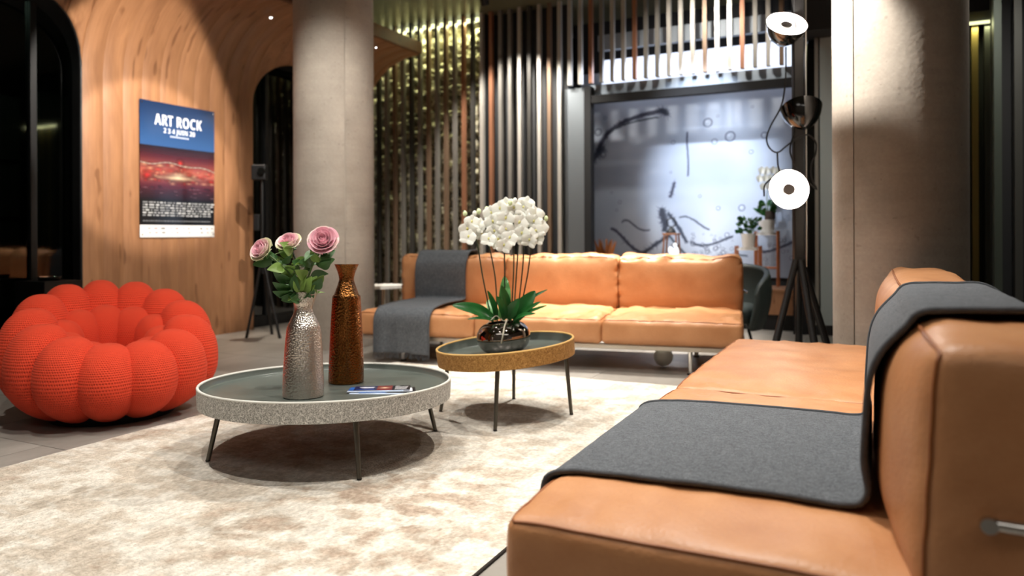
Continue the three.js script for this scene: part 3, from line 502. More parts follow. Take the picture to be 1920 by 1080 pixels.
// ------------------------------------------------------------------ round tables
function roundTable(root, R, rimTop, rimH, recess, rimMat, edgeMat, legs, tilt) {
  const g = new THREE.Group();
  const tray = new THREE.Matrix4().makeRotationFromEuler(new THREE.Euler(tilt[0], 0, tilt[1])); tray.setPosition(0, rimTop, 0);
  const ap = (x) => x.applyMatrix4(tray);
  const band = new THREE.CylinderGeometry(R, R - 0.004, rimH, 96, 1, true).translate(0, -rimH / 2, 0); const uv = band.attributes.uv; for (let i = 0; i < uv.count; i++) uv.setXY(i, uv.getX(i) * R * 2 * Math.PI / 0.5, uv.getY(i) * rimH / 0.25);
  part(root, 'rim', ap(band), rimMat);
  part(root, 'rim_edge', ap(new THREE.TorusGeometry(R - 0.006, 0.0065, 8, 120).rotateX(Math.PI / 2)), edgeMat);
  part(root, 'tray', ap(lathe([[0, -recess], [R - 0.03, -recess], [R - 0.014, -recess + 0.006], [R - 0.012, -0.002]], 96)), M.tray);
  part(root, 'underside', ap(cyl(R - 0.006, R - 0.006, 0.01, 0, -rimH + 0.004, 0, 80)), M.black);
  for (const [x, z] of legs) { const t = new THREE.Vector3(x * 0.9, -rimH + 0.002, z * 0.9).applyMatrix4(tray); const l = part(root, 'leg', rod([x, 0.0145, z], t, 0.0095, 0.0125), M.steel); part(l, 'foot', cyl(0.0098, 0.0102, 0.006, x, 0.0165, z), M.black); }
  return (X, Z) => new THREE.Vector3(X, -recess, Z).applyMatrix4(tray);
}
const bigC = new THREE.Vector3(-0.862, 0, -3.472), smallC = new THREE.Vector3(-0.041, 0, -4.10);
const bigT = thing('round_table', 'large low round table with pale grey felt rim holding two vases', 'table', bigC);
const onBig = roundTable(bigT, 0.572, 0.322, 0.083, 0.032, M.felt, M.feltEdge, [[-1.336, 3.247], [-0.621, 2.995], [-0.39, 3.736], [-1.102, 3.949]].map(([x, d]) => [x - bigC.x, -d - bigC.z]), [-2.0 * D2R, 0]);
const smallT = thing('round_table', 'smaller tilted round table with gold-brown felt rim holding white orchid', 'table', smallC);
const onSmall = roundTable(smallT, 0.383, 0.402, 0.084, 0.05, M.cork, M.corkEdge, [[-0.403, 4.149], [-0.0887, 3.736], [0.0064, 4.455], [0.3216, 4.064]].map(([x, d]) => [x - smallC.x, -d - smallC.z]), [0, 5.2 * D2R]);
const onTray = (fn, c, X, d) => fn(X - c.x, -d - c.z).add(c);   // world point on a tray
const tiltBig = new THREE.Euler(-2.0 * D2R, 0, 0), tiltSmall = new THREE.Euler(0, 0, 5.2 * D2R);

// ------------------------------------------------------------------ vases
function smoothProfile(pts, n = 60) { return new THREE.CatmullRomCurve3(pts.map((p) => new THREE.Vector3(p[0], p[1], 0)), false, 'centripetal').getSpacedPoints(n).map((p) => [p.x, p.y]); }
const vaseA = onTray(onBig, bigC, -0.912, 3.23), vaseB = onTray(onBig, bigC, -0.808, 3.60);
{
  const a = thing('flower_vase', 'hammered silver vase with flared neck holding pink roses', 'vase', vaseA); a.rotation.copy(tiltBig);
  part(a, 'body', lathe([[0, 0.002], [0.083, 0.002], ...smoothProfile([[0.086, 0.004], [0.0875, 0.05], [0.0825, 0.16], [0.0745, 0.27], [0.0695, 0.305], [0.056, 0.335], [0.039, 0.372], [0.0375, 0.385], [0.044, 0.41], [0.0595, 0.456]]), [0.0575, 0.456], [0.041, 0.40], [0.035, 0.38]], 64), M.silver);
  const b = thing('flower_vase', 'tall empty hammered bronze vase on the grey felt table', 'vase', vaseB); b.rotation.copy(tiltBig);
  part(b, 'body', lathe([[0, 0.002], [0.081, 0.002], ...smoothProfile([[0.084, 0.004], [0.0845, 0.03], [0.0795, 0.18], [0.072, 0.34], [0.0675, 0.412]]), [0.0665, 0.420], [0.0625, 0.424], ...smoothProfile([[0.060, 0.426], [0.048, 0.458], [0.037, 0.492], [0.0355, 0.502], [0.041, 0.53], [0.0585, 0.574]], 24), [0.0565, 0.574], [0.039, 0.525], [0.033, 0.5]], 64), M.bronze);
}

// ------------------------------------------------------------------ leaves and roses
function leafGeo(len, wid, bend = 0.25, fold = 0.2, tipPow = 0.8, nu = 4, nv = 10) {   // along +y, face towards +z
  const g = gridGeo(nu, nv, (s, t) => { const w = wid * 0.5 * Math.pow(Math.sin(Math.PI * Math.min(0.985, Math.pow(t, tipPow) * 0.97 + 0.02)), 0.85), x = (s - 0.5) * 2 * w; return [x, len * t * (1 - 0.25 * bend * t), -Math.abs(s - 0.5) * 2 * w * -fold - bend * len * t * t * 0.6]; });
  return thicken(g, nu, nv, 0.0008);
}
const up = new THREE.Vector3(0, 1, 0);
function aim(m, from, dir, roll = 0) { m.position.copy(from); const q = new THREE.Quaternion().setFromUnitVectors(up, dir.clone().normalize()); m.quaternion.copy(q).multiply(new THREE.Quaternion().setFromAxisAngle(up, roll)); return m; }
{
  const petal = (r, h, w, flare, n = 6, m = 7) => gridGeo(n, m, (s, t) => { const a = (s - 0.5) * w, edge = Math.abs(s - 0.5) * 2, hh = h * (1 - 0.22 * edge * edge * t), rad = r * (0.35 + 0.65 * Math.sin(Math.min(1, t * 1.25) * Math.PI / 2)) + flare * t * t * t; return [rad * Math.sin(a), hh * t - Math.abs(flare) * 0.45 * t * t * t * t, rad * Math.cos(a)]; });
  const shapes = [petal(0.009, 0.056, 4.6, -0.002), petal(0.015, 0.058, 3.0, 0.0), petal(0.022, 0.058, 2.4, 0.003), petal(0.030, 0.055, 2.1, 0.007), petal(0.038, 0.052, 1.9, 0.011), petal(0.044, 0.044, 1.8, 0.016)].map((g) => thicken(g, 6, 7, 0.0006));
  const counts = [1, 3, 4, 5, 6, 6];
  const base = vaseA.clone().add(new THREE.Vector3(0, 0.40, -0.015)), d0 = 3.23;
  const list = [
    // head centre px, depth, facing, size, outer colours, bend, label
    [490, 466, 3.16, [-0.42, 0.5, 0.75], 0.95, [M.rosePink, M.rosePale, M.roseGreen], 'pale pink rose leaning out lowest over the silver vase rim'],
    [541, 452, 3.28, [-0.1, 0.75, 0.6], 0.98, [M.rosePink, M.rosePale, M.roseGreen], 'cream-edged pink rose in the middle of the bouquet'],
    [606, 449, 3.20, [0.05, 0.5, 0.86], 1.15, [M.rosePink, M.rosePink, M.rosePale], 'widest open pink rose highest in the silver vase'],
  ];
  const leafA = leafGeo(0.078, 0.044, 0.35, 0.25), leafB = leafGeo(0.056, 0.032, 0.5, 0.3), leafC = leafGeo(0.09, 0.05, 0.7, 0.2);
  list.forEach(([x, y, d, face, size, cols, label], ri) => {
    const hp = PX(x, y, d), f = V3(face).normalize(), root = thing('rose', label, 'flower', base, 0, 'roses in the silver vase');
    const top = hp.clone().sub(base).addScaledVector(f, -0.028 * size), mid = top.clone().multiplyScalar(0.5).add(new THREE.Vector3(-top.x * 0.15, 0.02, 0));
    const pts = [[0.0, -0.12, 0], [0, 0, 0], mid, top]; const cv = new THREE.CatmullRomCurve3(pts.map(V3));
    part(root, 'stem', new THREE.TubeGeometry(cv, 30, 0.0042, 8), ri === 1 ? M.stem : M.stemGreen);
    const bl = part(root, 'blossom', new THREE.SphereGeometry(0.016, 16, 12).scale(1, 0.8, 1), M.stemGreen); aim(bl, top, f); bl.scale.setScalar(size);
    let ga = 0; counts.forEach((n, k) => { for (let i = 0; i < n; i++) { const m = part(bl, 'petal', shapes[k], k < 2 ? M.rosePink : k < 4 ? cols[rnd() < 0.7 ? 0 : 1] : k === 4 ? cols[1] : cols[rnd() < 0.5 ? 1 : 2]); m.rotation.y = ga + i / n * Math.PI * 2; m.position.y = 0.002 - k * 0.001; } ga += 1.1; });
    for (let i = 0; i < 5; i++) { const m = part(bl, 'sepal', leafB, M.leafRose); m.scale.setScalar(0.6); const a = i / 5 * 6.283; aim(m, new THREE.Vector3(0, -0.006, 0), new THREE.Vector3(Math.sin(a), -0.5, Math.cos(a)), a); }
    // leaves up the stem
    for (let i = 0; i < 20; i++) {
      const t = rr(0.36, 0.92), p = cv.getPoint(t), a = rr(0, 6.283), el = rr(-0.25, 0.75), dir = new THREE.Vector3(Math.cos(a), el, Math.sin(a) * 0.8 + 0.25).normalize();
      const pt = p.clone().addScaledVector(dir, rr(0.01, 0.035));
      const m = part(root, 'leaf', [leafA, leafB, leafC][i % 3], rnd() < 0.28 ? M.leafRose2 : M.leafRose); aim(m, pt, dir, rr(-0.6, 0.6) + a); const pe = part(root, 'petiole', rod(p, pt, 0.0014, 0.001, 5), M.stemGreen);
    }
    if (ri === 0) for (const [px, py, qx, qy] of [[548, 548, 505, 560], [545, 540, 503, 540], [545, 525, 498, 518], [556, 545, 540, 512]]) { const a = PX(px, py, 3.2).sub(base), b = PX(qx, qy, 3.12).sub(base); const m = part(root, 'leaf', leafC, rnd() < 0.5 ? M.leafRose : M.leafRose2); aim(m, a, b.clone().sub(a), rr(-0.5, 0.5)); }
    if (ri === 1) for (const [px, py, qx, qy] of [[560, 545, 565, 500], [575, 545, 590, 505], [566, 548, 548, 505], [572, 548, 575, 512]]) { const a = PX(px, py, 3.2).sub(base), b = PX(qx, qy, 3.12).sub(base); const m = part(root, 'leaf', leafC, M.leafRose2); aim(m, a, b.clone().sub(a), rr(-0.5, 0.5)); }
    if (ri === 2) for (const [px, py, qx, qy] of [[590, 540, 605, 520], [588, 530, 616, 515], [600, 500, 630, 478], [600, 500, 625, 490], [600, 490, 575, 470]]) { const a = PX(px, py, 3.2).sub(base), b = PX(qx, qy, 3.13).sub(base); const m = part(root, 'leaf', leafA, rnd() < 0.6 ? M.leafRose : M.leafRose2); aim(m, a, b.clone().sub(a), rr(-0.5, 0.5)); }
  });
}

// ------------------------------------------------------------------ leaflets on the table
{
  const cover = (draw) => { const cv = document.createElement('canvas'); cv.width = 256; cv.height = 128; const c = cv.getContext('2d'); draw(c); const t = new THREE.CanvasTexture(cv); t.colorSpace = THREE.SRGBColorSpace; return std({ map: t, roughness: 0.3, name: 'leaflet_print' }); };
  const blur = (c, x, y, r, col) => { const g = c.createRadialGradient(x, y, 0, x, y, r); g.addColorStop(0, col); g.addColorStop(1, 'rgba(0,0,0,0)'); c.fillStyle = g; c.fillRect(x - r, y - r, 2 * r, 2 * r); };
  const m1 = cover((c) => { c.fillStyle = '#16224e'; c.fillRect(0, 0, 256, 128); c.fillStyle = '#e8ecf8'; c.fillRect(22, 30, 70, 14); c.fillRect(30, 52, 58, 8); c.fillStyle = '#2a4c9c'; c.fillRect(8, 84, 86, 20); c.fillStyle = '#7c1f24'; c.fillRect(104, 0, 70, 128); blur(c, 138, 60, 60, '#ffd9b4'); c.fillStyle = '#15161c'; c.fillRect(176, 0, 80, 128); c.fillStyle = '#dcdde2'; for (let i = 0; i < 9; i++) c.fillRect(186, 12 + i * 12, 24 + (i * 37 % 38), 5); });
  const m2 = cover((c) => { c.fillStyle = '#2a62b4'; c.fillRect(0, 0, 256, 128); c.fillStyle = '#cfe0f6'; c.fillRect(0, 100, 256, 28); c.fillStyle = '#b92c30'; c.fillRect(100, 40, 60, 40); c.fillStyle = '#101218'; c.fillRect(170, 0, 86, 100); });
  const m3 = cover((c) => { c.fillStyle = '#14161e'; c.fillRect(0, 0, 256, 128); c.fillStyle = '#e6e8ee'; c.fillRect(150, 16, 92, 96); c.fillStyle = '#23252e'; for (let i = 0; i < 7; i++) c.fillRect(160, 24 + i * 12, 30 + (i * 53 % 44), 5); c.fillStyle = '#3f79cc'; c.fillRect(0, 104, 120, 24); });
  const edge = std({ color: 0xbfc7d6, roughness: 0.6, name: 'paper_edge' });
  const lay = (mat, X, d, turn, k, label) => {
    const p = onTray(onBig, bigC, X, d); const g = box(0.25, 0.0022, 0.115); const m = shade(new THREE.Mesh(g, [edge, edge, mat, edge, edge, edge])); m.name = numbered('leaflet'); scene.add(m); p.y += 0.0016 + k * 0.0026; m.position.copy(p); m.rotation.set(-2.0 * D2R, turn, 0, 'XYZ'); tag(m, label, 'leaflet', 'leaflets stacked on the felt table');
  };
  lay(m2, -0.596, 3.325, -0.05, 0, 'blue leaflet at the bottom of the small pile'); lay(m3, -0.566, 3.355, 0.16, 1, 'black and white leaflet sticking out under the pile'); lay(m2, -0.616, 3.36, 0.05, 2, 'blue and red leaflet just below the topmost one'); lay(m1, -0.593, 3.38, 0.1, 3, 'topmost navy and red printed leaflet of the pile');
}

// ------------------------------------------------------------------ orchid in mirrored bowl
{
  const bp = onTray(onSmall, smallC, -0.045, 4.07);
  const bowl = thing('mirrored_bowl', 'round mirror-finished bowl on the gold-brown table', 'bowl', bp); bowl.rotation.copy(tiltSmall);
  part(bowl, 'body', lathe([[0, 0.001], [0.085, 0.001], ...smoothProfile([[0.09, 0.003], [0.125, 0.03], [0.146, 0.072], [0.148, 0.095], [0.138, 0.13], [0.112, 0.158], [0.088, 0.168]], 40), [0.084, 0.168], [0.10, 0.152], [0.125, 0.12]], 72), M.mirror);
  const root = thing('potted_orchid', 'white orchid with tall dark stems in the mirrored bowl', 'plant', bp);
  part(root, 'bark', new THREE.SphereGeometry(0.105, 24, 10, 0, 6.283, 0, 1.5).scale(1, 0.35, 1).translate(0, 0.125, 0), M.bark);
  const W2 = (x, y, d) => PX(x, y, d).sub(bp);
  // leaves: base px, tip px, width, depth of tip, bright?
  const orchidLeaf = (a, b, wid, mat, arch) => {
    const A = V3(a), B = V3(b), dir = B.clone().sub(A), len = dir.length(), t0 = dir.clone().normalize(), side = new THREE.Vector3().crossVectors(t0, new THREE.Vector3(0.25, 0.55, 0.8)).normalize(), nor = new THREE.Vector3().crossVectors(side, t0).normalize();
    const g = gridGeo(4, 14, (s, t) => { const w = wid * 0.5 * Math.pow(Math.sin(Math.PI * Math.min(0.99, 0.12 + 0.87 * t)), 0.6), q = (s - 0.5) * 2; const p = A.clone().addScaledVector(dir, t).addScaledVector(side, q * w).addScaledVector(nor, arch * len * Math.sin(Math.PI * t) + Math.abs(q) * w * 0.28); return p.toArray(); });
    part(root, 'leaf', thicken(g, 4, 14, 0.0015), mat);
  };
  const L = [
    [[925, 598, 4.05], [848, 572, 3.95], 0.072, M.leafDark, 0.12], [[942, 598, 4.1], [946, 518, 4.16], 0.07, M.leafLight, 0.08], [[955, 600, 4.02], [940, 535, 3.95], 0.05, M.leafDark, 0.05], [[962, 600, 4.08], [1003, 546, 4.05], 0.085, M.leafDark, 0.1],
    [[965, 600, 4.0], [1013, 566, 3.9], 0.03, M.leafDark, 0.1], [[968, 600, 4.0], [1024, 573, 3.85], 0.022, M.leafDark, 0.06], [[962, 603, 3.98], [1003, 588, 3.85], 0.03, M.leafDark, 0.1], [[930, 600, 4.12], [914, 562, 4.2], 0.06, M.leafLight, 0.05], [[930, 600, 3.98], [914, 545, 3.92], 0.035, M.leafDark, 0.1],
    [[925, 602, 3.98], [876, 598, 3.88], 0.02, M.leafDark, 0.15], [[950, 598, 4.0], [972, 560, 3.94], 0.06, M.leafDark, 0.1], [[975, 575, 4.1], [1026, 543, 4.05], 0.018, M.leafDark, 0.12], [[945, 600, 3.97], [930, 555, 3.9], 0.05, M.leafDark, 0.1],
  ];
  for (const [a, b, w, m, c] of L) orchidLeaf(W2(...a), W2(...b), w, m, c);
  // flowers
  const pet = (l, w, cup) => thicken(gridGeo(5, 6, (s, t) => { const k = w * 0.5 * Math.pow(Math.sin(Math.PI * Math.min(0.98, 0.1 + 0.88 * Math.pow(t, 0.75))), 0.6), q = (s - 0.5) * 2; return [q * k, l * t, cup * (t * t * 0.012 - q * q * 0.004 + Math.sin(t * 3) * 0.004)]; }), 5, 6, 0.0006);
  const wide = pet(0.046, 0.064, 1), sep = pet(0.045, 0.040, 1), lip = lathe([[0.002, 0], [0.007, 0.006], [0.006, 0.014], [0.001, 0.018]], 10);
  function flower(p, face, size, roll) {
    const f = part(root, 'flower', lip, M.orchidLip); const q = new THREE.Quaternion().setFromUnitVectors(new THREE.Vector3(0, 0, 1), face.clone().normalize()); f.position.copy(p); f.quaternion.copy(q).multiply(new THREE.Quaternion().setFromAxisAngle(new THREE.Vector3(0, 0, 1), roll)); f.scale.setScalar(size);
    for (const [a, g, z] of [[0, sep, -0.002], [2.2, sep, -0.002], [-2.2, sep, -0.002], [1.2, wide, 0.001], [-1.2, wide, 0.001]]) { const m = part(f, 'petal', g, M.orchid); m.rotation.z = a; m.position.z = z; }
  }
  // stems as pixel paths in the plane of the plant, with their flowers
  const stems = [
    [[[922, 604, 4.06], [905, 520, 4.03], [893, 450, 4.02], [878, 408, 4.02], [868, 394, 4.02]], [[877, 432, 3.98], [878, 446, 3.97], [904, 440, 4.06], [896, 424, 4.04], [885, 418, 4.0]], [[872, 400], [890, 400], [898, 396]]],
    [[[932, 604, 4.06], [928, 520, 4.05], [915, 450, 4.05], [908, 410, 4.06]], [[925, 418, 4.02], [922, 402, 4.04], [916, 450, 3.98], [928, 436, 4.0], [935, 452, 4.0]], [[913, 392], [921, 398]]],
    [[[945, 604, 4.03], [946, 500, 4.02], [944, 440, 4.02], [938, 398, 4.03]], [[938, 394, 4.02], [948, 412, 4.0], [944, 462, 3.95], [950, 432, 3.98], [955, 448, 3.97], [950, 388, 4.05]], [[960, 378]]],
    [[[957, 604, 4.02], [963, 500, 3.98], [963, 430, 3.97], [962, 402, 3.98]], [[964, 392, 4.03], [972, 420, 4.02], [967, 408, 4.05], [978, 440, 4.0], [960, 420, 4.08]], [[957, 380], [966, 376]]],
    [[[962, 604, 4.1], [969, 500, 4.12], [975, 430, 4.14], [984, 392, 4.14]], [[983, 392, 4.1], [990, 402, 4.08], [986, 385, 4.14], [980, 410, 4.08]], [[989, 378]]],
    [[[968, 604, 4.08], [980, 500, 4.08], [985, 440, 4.08], [1000, 415, 4.06]], [[1000, 418, 4.04], [1006, 435, 4.02], [992, 452, 3.98], [1002, 404, 4.08], [984, 446, 4.03]], []],
    [[[970, 604, 4.1], [988, 520, 4.12], [1000, 450, 4.12], [1020, 412, 4.1]], [[1006, 448, 4.04], [1012, 428, 4.06], [1000, 440, 4.1], [994, 425, 4.12]], [[1018, 402], [1024, 410], [1020, 418]]],
  ];
  stems.forEach(([path, fl, buds]) => {
    const sm = part(root, 'stem', tube(path.map((p) => W2(...p)), 0.0038, 40, 7), M.stem);
    for (const [x, y, d] of fl) { const p = W2(x, y, d), face = new THREE.Vector3(rr(-0.55, 0.45), rr(-0.25, 0.3), 1); flower(p.add(new THREE.Vector3(0, 0, 0.02)), face, rr(0.95, 1.2), rr(-0.5, 0.5)); }
    for (const [x, y] of buds) { const b = part(root, 'bud', new THREE.SphereGeometry(0.014, 12, 10).scale(0.85, 1.15, 0.85), rnd() < 0.5 ? M.orchidBud : M.orchid); b.position.copy(W2(x, y, path[path.length - 1][2])); }
  });
  part(root, 'aerial_root', tube([W2(952, 600, 4.0), W2(949, 602, 3.95), W2(945, 614, 3.93), W2(942, 630, 3.912), W2(939, 645, 3.93), W2(938, 655, 3.95)], 0.0045, 40, 7), M.root);
  part(root, 'aerial_root', tube([W2(912, 608, 4.0), W2(922, 598, 3.95), W2(930, 592, 3.95), W2(940, 600, 3.95), W2(950, 602, 3.97)], 0.003, 30, 6), M.root);
}

// ------------------------------------------------------------------ poster
{
  const cv = document.createElement('canvas'); cv.width = 672; cv.height = 1000; const c = cv.getContext('2d');
  let g = c.createLinearGradient(0, 0, 0, 300); g.addColorStop(0, '#172a4a'); g.addColorStop(1, '#2f5384'); c.fillStyle = g; c.fillRect(0, 0, 672, 330);
  g = c.createLinearGradient(0, 320, 0, 720); g.addColorStop(0, '#1a141d'); g.addColorStop(0.2, '#4a1a22'); g.addColorStop(0.5, '#b05a48'); g.addColorStop(0.75, '#4c1c28'); g.addColorStop(1, '#1a1018'); c.fillStyle = g; c.fillRect(0, 325, 672, 395);
  const glow = (x, y, rx, ry, col) => { c.save(); c.translate(x, y); c.scale(rx, ry); const q = c.createRadialGradient(0, 0, 0, 0, 0, 1); q.addColorStop(0, col); q.addColorStop(1, 'rgba(0,0,0,0)'); c.fillStyle = q; c.fillRect(-1, -1, 2, 2); c.restore(); };
  for (let i = 0; i < 60; i++) glow(rr(0, 672), rr(460, 600), rr(20, 70), rr(10, 30), rnd() < 0.5 ? 'rgba(210,40,36,0.55)' : 'rgba(255,205,150,0.5)');
  glow(330, 545, 160, 60, 'rgba(255,235,205,0.9)'); glow(330, 555, 330, 30, 'rgba(255,225,180,0.8)'); glow(350, 440, 50, 45, 'rgba(225,50,40,0.95)'); glow(60, 545, 70, 40, 'rgba(215,40,40,0.8)');
  for (let i = 0; i < 60; i++) { const x = i * 11.4, y = 452 + Math.sin(i * 0.22) * 10 + (i > 36 ? (i - 36) * 1.4 : 0); glow(x, y, 10 + (i % 4) * 3, 9, 'rgba(250,240,215,0.85)'); }
  for (let i = 0; i < 40; i++) glow(rr(0, 672), rr(620, 700), rr(20, 50), rr(5, 12), i % 3 ? 'rgba(60,20,40,0.6)' : 'rgba(220,200,200,0.35)');
  c.fillStyle = '#0d0e12'; c.fillRect(0, 720, 672, 195); c.fillStyle = '#ece9e6'; c.fillRect(0, 910, 672, 90);
  c.textAlign = 'center'; c.fillStyle = '#e9edf2'; c.font = 'bold 112px sans-serif'; c.save(); c.translate(338, 168); c.scale(0.8, 1); c.fillText('ART ROCK', 0, 0); c.restore();
  c.font = 'bold 50px sans-serif'; c.save(); c.translate(345, 222); c.scale(0.95, 1); c.fillText('2 3 4 JUIN 20', 0, 0); c.restore();
  c.fillStyle = '#c9d2e0'; for (let i = 0; i < 9; i++) c.fillRect(262 + i * 19, 238, 14, 12);
  // rows of blurred artist credits: unreadable strokes in the photograph
  for (let r = 0; r < 6; r++) { let x = 22; while (x < 640) { const w = rr(10, 46); c.fillStyle = `rgba(225,225,222,${rr(0.5, 0.85)})`; c.fillRect(x, 738 + r * 19, w, 11); x += w + rr(5, 14); } }
  for (let x = 24; x < 620;) { const w = rr(8, 22); c.fillStyle = 'rgba(190,190,190,0.6)'; c.fillRect(x, 876, w, 8); x += w + 5; }
  for (let x = 30; x < 640;) { const w = rr(14, 40); c.fillStyle = ['#9a9a9a', '#c98a90', '#555555', '#b9b4c4'][Math.floor(rnd() * 4)]; c.fillRect(x, 930, w, 10); c.fillRect(x + 8, 962, w * 0.8, 9); x += w + rr(16, 40); }
  const t = new THREE.CanvasTexture(cv); t.colorSpace = THREE.SRGBColorSpace;
  const pm = phys({ map: t, roughness: 0.22, clearcoat: 0.6, clearcoatRoughness: 0.12, name: 'poster_print' }), paper = std({ color: 0xe8e6e2, roughness: 0.7, name: 'poster_paper' });
  const geo = gridGeo(10, 16, (s, q) => [(s - 0.5) * 0.84, (q - 0.5) * 1.25, 0.004 + 0.004 * Math.sin(s * 5 + q * 3)]);
  const po = thing('poster', 'glossy concert poster with blue sky and red stage lights on oak wall', 'poster', RV(UW + 0.03, 4.95, 1.615)); po.rotation.y = Math.PI / 2 - TH;
  part(po, 'sheet', thicken(geo, 10, 16, 0.0012), pm);
  for (const [x, y] of [[-0.4, 0.6], [0.4, 0.6], [-0.4, -0.6], [0.4, -0.6]]) part(po, 'pin', cyl(0.006, 0.006, 0.006).rotateX(Math.PI / 2).translate(x, y, 0.011), M.chrome);
}

// ------------------------------------------------------------------ floor lamp with three bowls
{
  const D = 5.0, foot = PX(1497, 440, D); foot.y = 0;
  const root = thing('floor_lamp', 'tall black tripod floor lamp with three adjustable bowl shades', 'lamp', foot);
  const loc = (x, y, d = D) => PX(x, y, d).sub(foot);
  part(root, 'pole', rbox(0.07, 2.0, 0.05, 0.008, 0, 1.75, 0), M.black);
  part(root, 'rail', cyl(0.009, 0.009, 1.95, 0.045, 1.75, 0.02), M.chrome);
  for (const [x, z] of [[-0.26, 0.10], [0.24, 0.06], [0.04, 0.28], [0.10, -0.26]]) part(root, 'leg', rod([x * 0.08, 0.82, z * 0.08], [x, 0.0, z], 0.022, 0.026, 10), M.black);
  const shell = lathe([[0.012, -0.165], [0.045, -0.152], [0.085, -0.115], [0.118, -0.06], [0.135, 0], [0.131, 0], [0.114, -0.058], [0.081, -0.111], [0.043, -0.146], [0.012, -0.158]], 48);
  const inner = lathe([[0.008, -0.154], [0.042, -0.142], [0.079, -0.108], [0.111, -0.056], [0.129, 0]], 48);
  const white = std({ color: 0xf6f4ef, roughness: 0.4, name: 'white_reflector' });
  const bowl = (x, y, d, n, k, power, lit) => {
    const p = loc(x, y, d), nn = V3(n).normalize(), q = new THREE.Quaternion().setFromUnitVectors(up, nn);
    const s = part(root, 'shade', shell, M.blackGloss); s.position.copy(p); s.quaternion.copy(q);
    part(s, 'reflector', inner, white); part(s, 'cap', cyl(0.04, 0.036, 0.012, 0, -0.012, 0, 28), std({ color: 0x6c6a68, roughness: 0.5, name: 'grey_cap' }));
    part(s, 'socket', cyl(0.01, 0.014, 0.07, 0, -0.12, 0, 14), M.black);
    if (lit) {
      part(s, 'bulb', new THREE.SphereGeometry(0.022, 20, 14).translate(0, -0.045, 0), emit(0xfff4ea, 6, 'lit_bulb'));
      const l = new THREE.PointLight(0xfff4ea, power); l.position.copy(p.clone().addScaledVector(nn, -0.045).add(foot)); l.shadow.radius = 1; l.castShadow = true; scene.add(l);
    }
    part(root, 'arm', rod(p.clone().addScaledVector(nn, -0.10), [0.03, p.y + 0.02, 0.02], 0.006, 0.006, 8), M.black);
  };
  bowl(1477, 46, 4.9, [-0.02, 0.66, 0.75], 0, 4, true);
  bowl(1503, 205, 5.02, [0.05, 0.88, -0.46], 0, 0, false);
  bowl(1480, 357, 4.88, [-0.03, 0.08, 1], 0, 2, true);
  const cable = (pts) => part(root, 'cable', tube(pts.map(([x, y, d]) => loc(x, y, d ?? 4.9)), 0.0055, 80, 7), M.black);
  cable([[1475, 90], [1474, 150], [1466, 200], [1445, 240], [1438, 262], [1444, 280], [1458, 288], [1475, 276], [1495, 262], [1515, 255], [1530, 268], [1530, 290], [1522, 310], [1522, 335], [1532, 358], [1520, 348], [1507, 338]]);
  cable([[1494, 250], [1486, 264], [1482, 285], [1488, 305], [1496, 318]]);
  cable([[1458, 288], [1459, 310], [1461, 328], [1445, 338], [1434, 350], [1433, 370]]);
}

